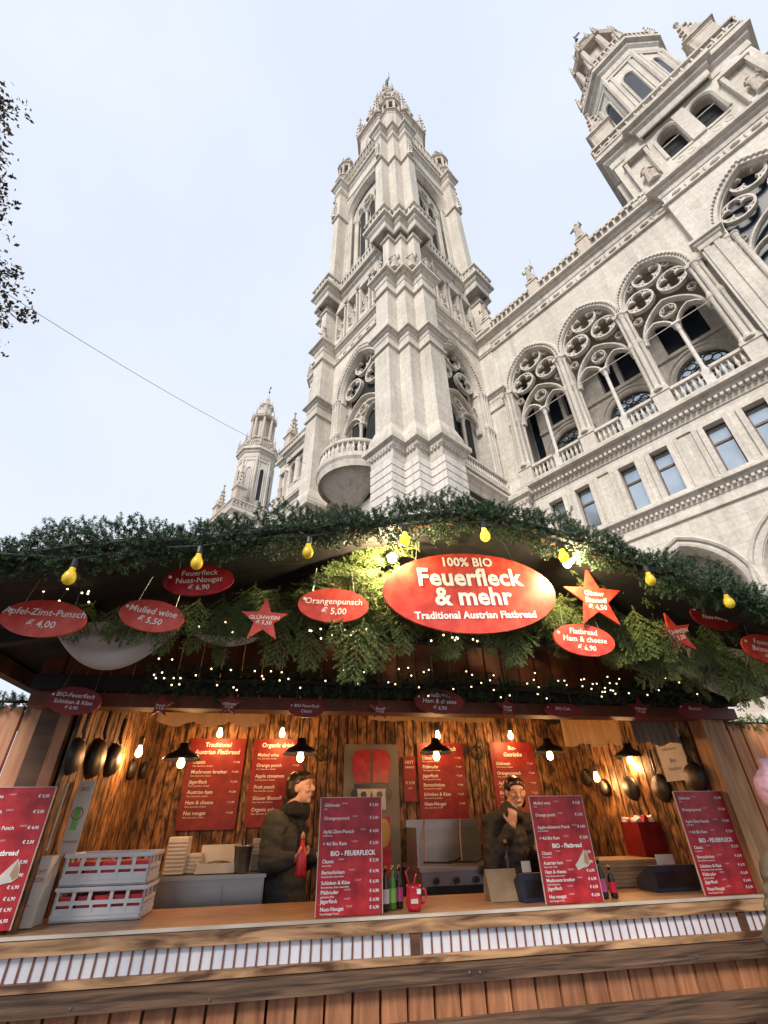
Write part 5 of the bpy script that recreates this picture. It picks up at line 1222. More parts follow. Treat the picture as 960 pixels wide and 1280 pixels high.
def curtain(s0, s1, z0, z1, k, mat, label, wav=.018, per=.055, scallop=0):
    b = MB(); b.smooth = True; N = int((s1-s0)/.008); R2 = 6; vs = []
    for j in range(R2+1):
        v = j/R2
        for i in range(N+1):
            u_ = i/N; s = s0+(s1-s0)*u_; sc = scallop*abs(math.sin(u_*PI*3)) if scallop else .012*math.sin(s*31)
            ph = 2*PI*s/per+.8*math.sin(s*13)
            vs.append((s+.004*math.sin(ph*1.3)*v, k+wav*math.sin(ph)*(.35+.65*v), z1-(z1-z0+sc)*v))
    b.add(vs, [(j*(N+1)+i, j*(N+1)+i+1, (j+1)*(N+1)+i+1, (j+1)*(N+1)+i) for j in range(R2) for i in range(N)])
    o = ob('curtain', b, None, rot=(0, 0, YS), mats=M[mat]); o.modifiers.new('s', 'SOLIDIFY').thickness = .002; tag(o, label, 'curtain', 'short curtains behind the lintel')
curtain(1.84, 2.13, 1.985, 2.17, 3.08, 'curtain', 'cream gathered curtain lit from behind, above the English menu'); curtain(2.145, 2.28, 1.99, 2.17, 3.09, 'curtain', 'narrow cream curtain right of the wide lit one')
curtain(2.3, 2.64, 1.985, 2.15, 3.0, 'curtaing', 'dull taupe curtain beside the right post')
curtain(-.72, -.12, 2.085, 2.14, 3.0, 'curtain', 'thin scalloped cream curtain edge over the left wall menus', .01, .09, .03); curtain(.5, 1.3, 2.11, 2.145, 3.0, 'curtain', 'narrow cream curtain edge over the nutcracker panel', .01, .08, .01)
# ================================================================== lamps inside the stall
sh = MB(); sh.smooth = True; sh.lathe([(.028, .075), (.032, .045), (.05, .03), (.095, .008), (.12, -.022), (.117, -.024), (.09, .002), (.045, .024), (.02, .03)], 24); shm = sh.mesh('lamp_shade', M['black'])
bl = MB(); bl.smooth = True; bl.lathe([(.010, .02), (.014, .0), (.022, -.02), (.024, -.035), (.017, -.052), (.001, -.058)], 12); blm = bl.mesh('bulb', M['bulb'])
cdm = MB(); cdm.tube([(0, 0, .07), (0, 0, .5)], .004, 5); cdm = cdm.mesh('pendant_lamp', M['cord'])
for i, (px, py) in enumerate(((228, 945), (376, 938), (545, 937), (686, 937), (786, 943))):
    k = 3.55; s, z = at(px, py, k); r = bpy.data.objects.new('pendant_lamp', cdm); COL.objects.link(r); r.location = SP(s, k, z)
    tag(r, 'black dome pendant lamp '+['leftmost, in front of the Traditional menu', 'beside the head of the woman in the grey jacket', 'in front of the menu over the griddle', 'just left of the cream curtain', 'rightmost, below the taupe curtain'][i], 'lamp', 'black pendant lamps over the counter')
    ob('lamp_shade', shm, r); ob('bulb', blm, r, (0, 0, -.012)); lamp('lamp_light', (0, 0, -.09), 5.2, (1, .54, .21), .025, r)
for i, (px, py, k) in enumerate(((275, 915, 4.42), (353, 915, 4.42), (547, 918, 4.42), (638, 918, 4.42), (177, 938, 3.9), (748, 970, 3.96))):
    s, z = at(px, py, k)
    if i == 4: s = -1.0
    if i == 5: s = 2.58
    r = root('wall_lamp', SP(s, k, z), YS, 'bare glowing bulb '+['above the Traditional wall menu', 'above the Organic drinks wall menu', 'above the menu over the griddle', 'above the Bio-Getränke wall menu', 'among the pans on the left wall', 'among the pans on the right wall'][i], 'lamp', 'bare bulbs on the stall walls')
    b = MB(); b.lathe([(.016, .03), (.02, .035), (.02, .08), (.012, .09)], 10); b.tube([(0, 0, .08), (0, .03, .13)], .005, 5); ob('socket', b, r, mats=M['black'])
    ob('bulb', blm, r, (0, 0, .015)); lamp('lamp_light', (0, -.05, -.06), 4.0, (1, .5, .18), .02, r)
# ================================================================== pans on the side walls
pn = MB(); pn.smooth = True; X90 = Matrix.Rotation(PI/2, 3, 'X')
pn.lathe([(.001, -.0), (.085, 0), (.105, -.03), (.108, -.03), (.09, .006), (.001, .008)], 26, ax=X90); pn.smooth = False
pnm = pn.mesh('frying_pan', M['castiron'])
hd = MB(); hd.tube([(0, 0, .1), (0, .012, .14), (0, .01, .27)], [.008, .011, .013], 6); hd.lathe([(.016, -.004), (.016, .004)], 10, (0, .01, .28), X90); hdm = hd.mesh('handle', M['castiron'])
def pan(s, k, z, rz, sc, lb, grp):
    r = bpy.data.objects.new('frying_pan', pnm); COL.objects.link(r); r.location = SP(s, k, z); r.rotation_euler = (0, 0, YS+rz); r.scale = (sc*.82,)*3
    tag(r, lb, 'pan', grp); ob('handle', hdm, r)
for i, (px, py, sc) in enumerate(((95, 945, 1.0), (122, 948, 1.2), (143, 950, 1.1), (166, 962, .8), (180, 963, .7))):
    S_ = SL+.03; d = _F+_R*((px-480)/FPX)-_U*((py-640)/FPX); t = (S_-SD.dot(EYE))/SD.dot(d); q = EYE+d*t
    pan(S_+.01, q.dot(SN), q.z, PI/2, sc, 'black cast iron pan on the left wall, '+['nearest the left post', 'second from the post', 'third from the post', 'small one right of the bare bulb', 'smallest and deepest in the corner'][i], 'pans on the left wall')
for i, (px, py, sc) in enumerate(((868, 972, 1.0), (826, 985, 1.0), (788, 985, .95), (732, 972, .8), (755, 985, .7))):
    S_ = SR-.03; d = _F+_R*((px-480)/FPX)-_U*((py-640)/FPX); t = (S_-SD.dot(EYE))/SD.dot(d); q = EYE+d*t
    pan(S_-.01, q.dot(SN), q.z, -PI/2, sc, 'black cast iron pan on the right wall, '+['nearest the right post', 'above the red box', 'with the lamp shining behind it', 'deepest in the corner', 'small one below the bare bulb'][i], 'pans on the right wall')
for px, py, lb in ((403, 942, 'dark little wreath left of the nutcracker panel'), (596, 941, 'dark little wreath between two wall menus')):
    s, z = at(px, py, 4.5); pts = [SP(s+.055*math.cos(a*PI/6), 4.5, z+.055*math.sin(a*PI/6)) for a in range(13)]
    w_ = garland('wreath', pts, .03, 60, lb, M['needle2'], (.35, .6), seed=9); w_['category'] = 'wreath'; w_['group'] = 'wreaths on the back wall'
# ================================================================== people
def capsule(b, p0, p1, r0, r1, n=14):
    p0, p1 = Vector(p0), Vector(p1); d = p1-p0; q = Vector((0, 0, 1)).rotation_difference(d).to_matrix(); L = d.length
    prof = [(r0*math.sin(a*PI/8)+1e-4, -r0*math.cos(a*PI/8)) for a in range(0, 5)]+[(r1*math.cos(a*PI/8)+1e-4, L+r1*math.sin(a*PI/8)) for a in range(0, 5)]
    b.lathe(prof, n, p0, q)
def ell(b, c, rx, ry, rz, rot=None, n=16):
    vs = []; m_ = 10; c = Vector(c)
    for j in range(m_+1):
        for i in range(n):
            a, e = 2*PI*i/n, PI*j/m_; p = Vector((rx*max(.001, math.sin(e))*math.cos(a), ry*max(.001, math.sin(e))*math.sin(a), -rz*math.cos(e)))
            if rot is not None: p = rot @ p
            vs.append(c+p)
    b.add(vs, [(j*n+i, j*n+(i+1) % n, (j+1)*n+(i+1) % n, (j+1)*n+i) for j in range(m_) for i in range(n)]+[tuple(range(n-1, -1, -1)), tuple(m_*n+i for i in range(n))])
def blob(name, b, mat, voxel, smooth=4, parent=None, mats=None, wrinkle=0):
    o = bpy.data.objects.new(name, b.mesh(name, M[mat])); COL.objects.link(o)
    md = o.modifiers.new('r', 'REMESH'); md.mode = 'VOXEL'; md.voxel_size = voxel; md.use_smooth_shade = True
    ms = o.modifiers.new('s', 'SMOOTH'); ms.factor = .5; ms.iterations = smooth
    dg = bpy.context.evaluated_depsgraph_get(); me = bpy.data.meshes.new_from_object(o.evaluated_get(dg))
    bpy.data.objects.remove(o); me.materials.clear(); me.materials.append(M[mat] if isinstance(mat, str) else mat)
    if wrinkle:
        for v in me.vertices:
            f = noise.noise(Vector((v.co.x*9, v.co.y*9, v.co.z*26)))+.5*noise.noise(v.co*34); v.co += v.normal*f*wrinkle
    me.polygons.foreach_set('use_smooth', [True]*len(me.polygons)); me.update()
    return ob(name, me, parent)
def head(b, H, sc=1.0, yaw=0.0, pitch=0.0):
    """face toward -y at yaw 0; H is the centre of the head"""
    Rm = Matrix.Rotation(yaw, 3, 'Z') @ Matrix.Rotation(pitch, 3, 'X'); H = Vector(H)
    P = lambda x, y, z: H+Rm @ Vector((x*sc, y*sc, z*sc))
    def e(x, y, z, a, c, d): ell(b, P(x, y, z), a*sc, c*sc, d*sc, Rm)
    e(0, .012, .022, .076, .094, .088); e(0, -.028, -.045, .056, .056, .068); e(0, -.058, -.092, .026, .022, .02)
    e(0, -.074, .028, .058, .022, .03); e(0, -.098, -.012, .013, .018, .024); e(0, -.108, -.024, .015, .014, .011)
    e(-.036, -.066, -.022, .024, .022, .022); e(.036, -.066, -.022, .024, .022, .022)
    e(0, -.083, -.056, .026, .014, .014); e(-.078, .004, -.008, .010, .017, .028); e(.078, .004, -.008, .010, .017, .028)
    return P, Rm
def face_bits(P, Rm, sc, parent, smile=False):
    for sg in (-1, 1):
        w_ = MB(); w_.smooth = True; ell(w_, P(sg*.030, -.079, .006), .0125*sc, .009*sc, .0055*sc, Rm, 10); ob('eye', w_, parent, mats=M['white'])
        w_ = MB(); w_.smooth = True; ell(w_, P(sg*.030, -.0855, .006), .0062*sc, .004*sc, .0052*sc, Rm, 8); ob('iris', w_, parent, mats=M['eye'])
        w_ = MB(); w_.smooth = True; ell(w_, P(sg*.031, -.090, .027), .018*sc, .004*sc, .0024*sc, Rm, 8); ob('eyebrow', w_, parent, mats=M['hair'])
    w_ = MB(); w_.smooth = True; ell(w_, P(0, -.094, -.053), .024*sc, .007*sc, .005*sc, Rm, 10); ell(w_, P(0, -.092, -.061), .020*sc, .007*sc, .005*sc, Rm, 10); ob('lips', w_, parent, mats=M['lips'])
    if smile:
        w_ = MB(); ell(w_, P(0, -.1, -.0565), .017*sc, .003*sc, .0035*sc, Rm, 8); ob('teeth', w_, parent, mats=M['white'])
def hand(b, wrist, d, palm_n, sc=1.0, curl=.9):
    """palm with four curled fingers and a thumb; d = direction of the fingers, palm_n = out of the palm"""
    w_ = Vector(wrist); d = Vector(d).normalized(); n_ = Vector(palm_n); n_ = (n_-d*n_.dot(d)).normalized(); s_ = d.cross(n_)
    q = Matrix((s_, d, n_)).transposed()
    ell(b, w_+d*.045*sc, .040*sc, .05*sc, .017*sc, q)
    for i, ln in enumerate((.066, .074, .070, .055)):
        p = w_+d*.082*sc+s_*(.030-.0195*i)*sc; c = curl*(.85+.1*i); p1 = p+(d*math.cos(c*.6)+n_*math.sin(c*.6))*ln*.45*sc; p2 = p1+(d*math.cos(c*1.5)+n_*math.sin(c*1.5))*ln*.33*sc; p3 = p2+(d*math.cos(c*2.2)+n_*math.sin(c*2.2))*ln*.26*sc
        capsule(b, p, p1, .0092*sc, .0088*sc, 8); capsule(b, p1, p2, .0088*sc, .008*sc, 8); capsule(b, p2, p3, .008*sc, .007*sc, 8)
    p = w_+d*.025*sc+s_*.034*sc+n_*.008*sc; p1 = p+(s_*.6+d*.6+n_*.5).normalized()*.036*sc; p2 = p1+(d*.6+n_*.8).normalized()*.03*sc
    capsule(b, p, p1, .0125*sc, .0105*sc, 8); capsule(b, p1, p2, .0105*sc, .009*sc, 8)
def PXP(px, py, k):                                              # pixel at depth k -> stall coordinates
    s, z = at(px, py, k); return Vector((s, k, z))
FLOORZ = .32
# ---- the woman in the grey jacket: profile to the right, red bottle in her hand
k0 = 3.95; sc = .93
r = root('person', SP(.05, k0, FLOORZ), YS, 'woman with dark tied hair, grey-olive jacket and black scarf holding a red bottle', 'person')
O = Vector((.05, k0, FLOORZ)); Q = lambda px, py, k=k0: PXP(px, py, k)-O
b = MB(); hc = Q(376, 985); P, Rm = head(b, hc, sc, yaw=R_(66), pitch=R_(-6))
neck = Q(366, 1012); capsule(b, hc+Vector((-.01, 0, -.04)), neck, .052*sc, .056*sc)
hips = Vector((Q(352, 1120).x, 0, Q(352, 1120).z)); chest = Q(354, 1045)
capsule(b, chest, hips, .12, .13); sh_n, sh_f = Q(343, 1030, k0-.13), Q(362, 1030, k0+.12); capsule(b, sh_n, sh_f, .06, .06); capsule(b, neck, chest, .06, .11)
el_n, wr_n = Q(336, 1080, k0-.2), Q(366, 1074, k0-.28)
capsule(b, sh_n, el_n, .052, .042); capsule(b, el_n, wr_n, .042, .028); el_f, wr_f = Q(374, 1080, k0+.1), Q(398, 1070, k0-.1)
capsule(b, sh_f, el_f, .052, .042); capsule(b, el_f, wr_f, .042, .028)
bot = Q(377, 1072, k0-.30); hand(b, wr_n, (bot+Vector((0, .02, 0))-wr_n), (0, .2, 1), sc*.95, .95); hand(b, wr_f, (1, -.1, .1), (0, -.5, -.6), sc*.95, .5)
for sg in (-1, 1):
    kn = hips+Vector((sg*.02+.03, sg*.085, -.42*sc)); ft = Vector((kn.x-.02, kn.y, .05)); capsule(b, hips+Vector((0, sg*.08, -.05)), kn, .085, .058); capsule(b, kn, ft, .055, .036); capsule(b, ft, ft+Vector((.16, 0, -.015)), .036, .028)
blob('body', b, 'skin', .0062, 3, r)
face_bits(P, Rm, sc, r)
b = MB()                                                          # jacket
hem = hips+Vector((0, 0, -.06)); capsule(b, Q(352, 1052), hem, .155, .165); capsule(b, sh_n+Vector((.0, .0, -.01)), sh_f, .085, .08); capsule(b, Q(362, 1022), chest, .075, .13)
capsule(b, sh_n, el_n, .082, .07); capsule(b, el_n, wr_n+(wr_n-el_n)*-.12, .07, .048); capsule(b, sh_f, el_f, .08, .065); capsule(b, el_f, wr_f+(wr_f-el_f)*-.12, .065, .045)
for i in range(4): t_ = i/4; ell(b, sh_n.lerp(el_n, .25+t_*.7), .078, .078, .03)
blob('jacket', b, 'jacket', .009, 3, r, wrinkle=.009)
b = MB()                                                          # hair drawn back into a low bun
Hh = lambda x, y, z: P(x, y, z)
ell(b, Hh(0, .028, .042), .084*sc, .094*sc, .083*sc, Rm); ell(b, Hh(0, .045, .0), .086*sc, .07*sc, .10*sc, Rm); ell(b, Hh(0, -.002, .068), .080*sc, .084*sc, .050*sc, Rm); ell(b, Hh(0, .075, -.01), .062*sc, .05*sc, .075*sc, Rm); ell(b, Hh(0, .10, -.06), .05*sc, .045*sc, .06*sc, Rm); ell(b, Hh(0, .10, -.13), .055*sc, .045*sc, .075*sc, Rm); ell(b, Hh(.0, .09, -.22), .05*sc, .04*sc, .08*sc, Rm);  ell(b, Hh(0, -.035, .085), .06*sc, .05*sc, .026*sc, Rm)
blob('hair', b, 'hair', .008, 2, r, wrinkle=.002)
b = MB()
for i in range(16):
    a = 2*PI*i/16; p = neck+Vector((.075*math.cos(a)*sc+.012, .08*math.sin(a)*sc, .0+.016*math.sin(3*a)-.012)); ell(b, p, .045, .045, .052)
for i in range(6): ell(b, neck+Vector((.045+.006*i, -.05-.012*i, -.06-.045*i)), .05, .035, .05)
for i in range(5): ell(b, neck+Vector((-.03, .0, -.03-.02*i)), .09, .1, .04)
blob('scarf', b, 'scarf', .010, 2, r, wrinkle=.005)
b = MB()
capsule(b, hips+Vector((0, 0, 0)), hips+Vector((0, 0, -.1)), .135, .13)
for sg in (-1, 1):
    kn = hips+Vector((sg*.02+.03, sg*.085, -.42*sc)); ft = Vector((kn.x-.02, kn.y, .09)); capsule(b, hips+Vector((0, sg*.08, -.05)), kn, .1, .075); capsule(b, kn, ft, .07, .055)
blob('trousers', b, 'trousers', .014, 2, r)
bt = MB(); bt.smooth = True; bt.lathe([(.001, -.095), (.030, -.095), (.032, -.085), (.032, .02), (.024, .045), (.012, .065), (.012, .1)], 16); bt.smooth = False
p = SD*0+bot+O; bb_ = ob('squeeze_bottle', bt, None, SP(*p), mats=M['redplastic']); tag(bb_, 'red sauce bottle held by the woman in the grey jacket', 'bottle')
bt = MB(); bt.lathe([(.014, .1), (.014, .115), (.004, .135)], 12); ob('cap', bt, bb_, mats=M['card'])
# ---- the smiling woman with her hand at her chin
k0 = 4.0; sc = .92; bx = PXP(641, 988, k0)
r = root('person', SP(bx.x, k0, FLOORZ), YS, 'smiling woman in a black jacket with one hand at her chin behind the English menu', 'person')
O = Vector((bx.x, k0, FLOORZ)); b = MB(); hc = Q(644, 990); P, Rm = head(b, hc, sc, yaw=R_(-12), pitch=R_(6))
neck = Q(637, 1016); capsule(b, hc+Vector((0, .01, -.04)), neck, .052, .056); chest = Q(634, 1050, k0+.02); hips = Vector((Q(636, 1120).x, 0, Q(636, 1120).z))
sl_, sr_ = Q(615, 1030, k0-.02), Q(662, 1030, k0+.02); capsule(b, sl_, sr_, .06, .06); capsule(b, chest, hips, .12, .13); capsule(b, neck, chest, .06, .11)
el1, wr1 = Q(617, 1082, k0-.1), Q(640, 1032, k0-.2); capsule(b, sl_, el1, .05, .042); capsule(b, el1, wr1, .042, .028); hand(b, wr1, (.25, -.05, 1), (.2, 1, .1), sc, 1.1)
el2, wr2 = Q(668, 1082, k0), Q(672, 1060, k0-.22); capsule(b, sr_, el2, .05, .042); capsule(b, el2, wr2, .042, .028); hand(b, wr2, (.2, -.5, .6), (-.4, 0, -1), sc, .7)
for sg in (-1, 1):
    kn = hips+Vector((sg*.085, -.02, -.42*sc)); ft = Vector((kn.x, .0, .05)); capsule(b, hips+Vector((sg*.08, 0, -.05)), kn, .085, .058); capsule(b, kn, ft, .055, .036); capsule(b, ft, ft+Vector((0, -.15, -.015)), .036, .028)
blob('body', b, 'skin', .0062, 3, r); face_bits(P, Rm, sc, r, True)
b = MB(); capsule(b, Q(635, 1050, k0+.02), hips+Vector((0, 0, -.08)), .15, .165); capsule(b, sl_, sr_, .082, .082); capsule(b, neck+Vector((0, .01, -.0)), chest, .075, .12)
capsule(b, sl_, el1, .078, .066); capsule(b, el1, el1.lerp(wr1, .88), .066, .045); capsule(b, sr_, el2, .078, .066); capsule(b, el2, el2.lerp(wr2, .88), .066, .045)
blob('jacket', b, 'jacketb', .009, 3, r, wrinkle=.009)
b = MB(); ell(b, P(0, .028, .040), .085*sc, .094*sc, .085*sc, Rm); ell(b, P(0, -.004, .068), .080*sc, .086*sc, .052*sc, Rm); ell(b, P(-.052, -.03, .045), .03*sc, .04*sc, .04*sc, Rm); ell(b, P(.052, -.03, .045), .03*sc, .04*sc, .04*sc, Rm); ell(b, P(0, .07, -.03), .066*sc, .045*sc, .09*sc, Rm); ell(b, P(-.06, .045, -.05), .03*sc, .04*sc, .07*sc, Rm); ell(b, P(.06, .045, -.05), .03*sc, .04*sc, .07*sc, Rm); ell(b, P(0, -.03, .086), .06*sc, .045*sc, .022*sc, Rm); ell(b, P(0, .045, .0), .087*sc, .07*sc, .10*sc, Rm)
blob('hair', b, 'hair', .008, 2, r, wrinkle=.002)
b = MB()
for i in range(14): a = 2*PI*i/14; ell(b, neck+Vector((.075*math.cos(a), .07*math.sin(a), -.015+.008*math.sin(3*a))), .034, .034, .04)
blob('collar', b, 'jacketb', .010, 2, r)
b = MB(); capsule(b, hips, hips+Vector((0, 0, -.1)), .135, .13)
for sg in (-1, 1):
    kn = hips+Vector((sg*.085, -.02, -.42*sc)); ft = Vector((kn.x, 0, .09)); capsule(b, hips+Vector((sg*.08, 0, -.05)), kn, .1, .075); capsule(b, kn, ft, .07, .055)
blob('trousers', b, 'trousers', .014, 2, r)
# ---- a customer, cut off at the right edge: olive puffer jacket, pink woolly hat
k0 = 2.35; O = Vector((PXP(1020, 1100, k0).x, k0, 0)); r = root('person', SP(O.x, k0, 0), YS, 'customer in an olive puffer jacket and pink woolly hat cut off at the right edge', 'person')
Q = lambda px, py, k=k0: PXP(px, py, k)-O
hc = Vector((-.0, 0, 1.66)); b = MB(); P, Rm = head(b, hc, .98, yaw=R_(170)); neck = hc+Vector((0, 0, -.15)); capsule(b, hc, neck, .055, .06); ch = Vector((0, 0, 1.2)); hp = Vector((0, 0, .86))
capsule(b, neck, ch, .06, .13); capsule(b, ch, hp, .14, .14)
arms = []
for sg in (-1, 1):
    s0_ = Vector((sg*.17, 0, 1.34)); e0 = Vector((sg*.24, .03, 1.08)); w0 = Vector((sg*.16, .2, 1.1)); arms.append((s0_, e0, w0)); capsule(b, Vector((0, 0, 1.34)), s0_, .07, .06); capsule(b, s0_, e0, .055, .045); capsule(b, e0, w0, .045, .03); hand(b, w0, (-sg*.4, 1, .1), (-sg, 0, -.3), .95, .8)
    kn = Vector((sg*.09, -.0, .48)); ft = Vector((sg*.1, 0, .05)); capsule(b, hp+Vector((sg*.08, 0, -.04)), kn, .09, .06); capsule(b, kn, ft, .058, .04); capsule(b, ft, ft+Vector((0, .16, -.01)), .04, .03)
blob('body', b, 'skin', .009, 3, r); face_bits(P, Rm, .98, r)
b = MB()
for i in range(9): z_ = .78+i*.072; ell(b, Vector((0, 0, z_)), .215-.004*i, .18, .05)
for s0_, e0, w0 in arms:
    for i in range(5): ell(b, s0_.lerp(e0, i/4.5), .098, .098, .05)
    for i in range(4): ell(b, e0.lerp(w0, i/4), .07, .06, .06)
ell(b, (0, 0, 1.42), .13, .12, .07); capsule(b, (-.16, 0, 1.35), (.16, 0, 1.35), .1, .1)
blob('puffer_jacket', b, 'puffer', .011, 1, r, wrinkle=.002)
b = MB(); ell(b, P(0, .01, .04), .098, .112, .105, Rm); ell(b, P(0, .03, -.02), .094, .108, .06, Rm)
for i in range(26):
    v = Vector((math.sin(i*2.4), math.cos(i*2.4), math.sin(i*1.7))); ell(b, P(-.0, .01, .14)+v*.025, .022, .022, .022, None, 8)
blob('woolly_hat', b, 'pink', .008, 1, r, wrinkle=.004)
b = MB(); capsule(b, hp, hp+Vector((0, 0, -.1)), .15, .14)
for sg in (-1, 1):
    kn = Vector((sg*.09, 0, .48)); capsule(b, hp+Vector((sg*.08, 0, -.04)), kn, .105, .08); capsule(b, kn, Vector((sg*.1, 0, .09)), .078, .06)
blob('trousers', b, 'trousers', .014, 2, r)
# ================================================================== things on and behind the counter
def crate(s, k, z, lb):
    W, D, H = .40, .27, .125
    r = root('stacking_crate', SP(s, k, z), YS, lb, 'crate', 'grey crates stacked on the counter')
    b = MB(); b.box(0, W, 0, D, 0, .008); ob('base', b, r, mats=M['crate'])
    def side(L, slots, low_slots):
        b = MB(); T_ = .008
        rows = [(0, .03, None), (.03, .058, low_slots), (.058, .072, None), (.072, .088, [(0.02, L-.02)]), (.088, H, None)]
        b.box(0, L, 0, T_, 0, .022); b.box(.01, L-.01, .003, T_, .022, .05); b.box(0, L, -.003, T_, .022, .027); b.box(0, L, 0, T_, .062, .078); b.box(0, L, -.004, T_, H-.014, H)
        xs = [0]+slots+[L]
        for x in xs: x0 = max(0, x-.008); b.box(x0, min(L, x0+.016), 0, T_, .078, H-.014)
        for x in [0, L*.2, L*.42, L*.62, L*.8, L]: x0 = max(0, min(L-.014, x-.007)); b.box(x0, x0+.014, 0, T_, .027, .062)
        return b
    ob('crate_side', side(W, [W*.2, W*.38, W*.62, W*.8], 0), r, mats=M['crate']); ob('crate_side', side(W, [W*.2, W*.38, W*.62, W*.8], 0), r, (0, D-.008, 0), mats=M['crate'])
    ob('crate_side', side(D, [D*.33, D*.66], 0), r, (W, 0, 0), (0, 0, PI/2), mats=M['crate']); ob('crate_side', side(D, [D*.33, D*.66], 0), r, (.008, 0, 0), (0, 0, PI/2), mats=M['crate'])
    b = MB(); b.box(-.006, W+.006, -.006, D+.006, H-.004, H+.006); b.v = b.v  # rim
    b = MB(); b.box(-.006, W+.006, -.008, .002, H-.01, H+.004); b.box(-.006, W+.006, D-.002, D+.008, H-.01, H+.004); b.box(-.008, .0, 0, D, H-.01, H+.004); b.box(W, W+.008, 0, D, H-.01, H+.004); ob('rim', b, r, mats=M['crate'])
    for i in range(5):
        b = MB(); b.box(.02+i*.074, .085+i*.074, .02, .2, 0, .085); q = ob('drink_carton', b, None, SP(s, k, z+.0085), mats=M['redplastic'] if i % 2 == 0 else M['menu']); q.rotation_euler = (0, 0, YS)
        tag(q, ['leftmost', 'second', 'middle', 'fourth', 'rightmost'][i]+' red carton showing through the slots of the '+('upper' if 'upper' in lb else 'lower')+' grey crate', 'carton', 'red cartons inside the '+('upper' if 'upper' in lb else 'lower')+' crate')
crate(-1.0, 3.08, 1.221, 'lower grey plastic crate at the left end of the counter'); crate(-1.005, 3.085, 1.352, 'upper grey plastic crate on the stack at the left of the counter')
def thing_box(name, lb, cat, s0, s1, k0, k1, z0, z1, mat, grp=None, bev=0, rz=0):
    b = MB(); b.box(0, s1-s0, 0, k1-k0, 0, z1-z0); o = ob(name, b, None, SP(s0, k0, z0), (0, 0, YS+rz), mats=M[mat])
    if bev: md = o.modifiers.new('b', 'BEVEL'); md.width = bev; md.segments = 2
    tag(o, lb, cat, grp); return o
# leaflets and cartons at the left
o = thing_box('leaflet_card', 'pale printed card with a bottle picture standing behind the crates', 'card', -1.06, -.98, 3.12, 3.125, 1.48, 1.80, 'paper')
b = MB(); ring(b, .035, .17, .028, .004, .002, lambda x, z, h: (x, -.002-h, z), 16); ob('printed_ring', b, o, mats=M['redplastic']); flat(o, [(.02, .1), (.05, .1), (.05, .2), (.02, .2)], M['greenl'], 'printed_bottle', -.001, .001)
text(o, [('BIO', .04, .28, .025, 'CENTER'), ('PUNSCH', .04, .05, .016, 'CENTER')], M['menu'])
o = thing_box('leaflet_card', 'brownish printed sheet behind the large left menu', 'card', -1.15, -1.07, 3.0, 3.005, 1.5, 1.78, 'paper')
text(o, [('Bio-Saft', .04, .24, .02, 'CENTER'), ('Apfel', .04, .19, .016, 'CENTER'), ('naturtrüb', .04, .15, .014, 'CENTER')], M['black'])
o = thing_box('printed_carton', 'white printed carton between the large left menu and the crates', 'carton', -1.13, -1.03, 2.98, 3.1, 1.221, 1.48, 'paper', bev=.003)
text(o, [('FRUCHT', .05, .2, .022, 'CENTER'), ('PUNSCH', .05, .17, .022, 'CENTER'), ('1 Liter', .05, .08, .014, 'CENTER')], M['menu'])
# steel kitchen unit and what lies on it
r = root('steel_cabinet', SP(-.72, 3.72, FLOORZ), YS, 'low stainless steel cabinet with recessed door panels behind the counter', 'cabinet')
b = MB(); b.box(0, .68, .01, .45, 0, .99); ob('carcass', b, r, mats=M['steel'])
for x0, x1 in ((.0, .16), (.17, .44), (.45, .68)):
    b = MB(); b.box(x0+.008, x1-.008, -.006, .009, .05, .96); ob('door_panel', b, r, mats=M['steel'])
b = MB(); b.box(-.01, .69, -.02, .46, .99, 1.01); ob('worktop', b, r, mats=M['steel'])
for i, (s_, w_, h_, lb) in enumerate(((-.66, .12, .19, 'tall stack of folded white paper bags left of the tray'), (-.60, .15, .10, 'low stack of white paper napkins beside the tall stack'), (-.14, .09, .17, 'cream paper carton behind the grey bucket'))):
    o = thing_box('paper_stack', lb, 'paper stack', s_, s_+w_, 3.78+.05*i, 3.95, 1.335, 1.335+h_, 'paper', bev=.004)
    b = MB()
    for j in range(1, int(h_/.02)): b.box(-.002, w_+.002, -.003, .0, j*.02, j*.02+.003)
    ob('folded_edge', b, o, mats=M['card'], kind='stuff')
r = root('serving_tray', SP(-.47, 3.76, 1.335), YS, 'open cardboard tray with a dark pouch on the steel cabinet', 'tray')
b = MB(); b.box(0, .26, 0, .2, 0, .01); b.box(0, .26, 0, .008, .01, .05); b.box(0, .26, .192, .2, .01, .14); b.box(0, .008, 0, .2, .01, .06); b.box(.252, .26, 0, .2, .01, .06); ob('tray', b, r, mats=M['paper'])
b = MB(); b.smooth = True; ell(b, (.13, .09, .035), .09, .06, .025); ob('pouch', b, r, mats=M['navy'])
b = MB(); b.smooth = True; b.lathe([(.045, 0), (.058, .13), (.062, .13), (.062, .14), (.05, .135), (.04, .02)], 20); o = ob('bucket', b, None, SP(-.19, 3.78, 1.335), mats=M['steel']); tag(o, 'small dented grey bucket with tools near the woman in grey', 'bucket')
b = MB(); b.tube([(0, 0, .02), (.02, 0, .2)], .006, 6); b.tube([(.01, .02, .02), (-.025, .02, .18)], .005, 6); ob('utensil', b, o, mats=M['navy'])
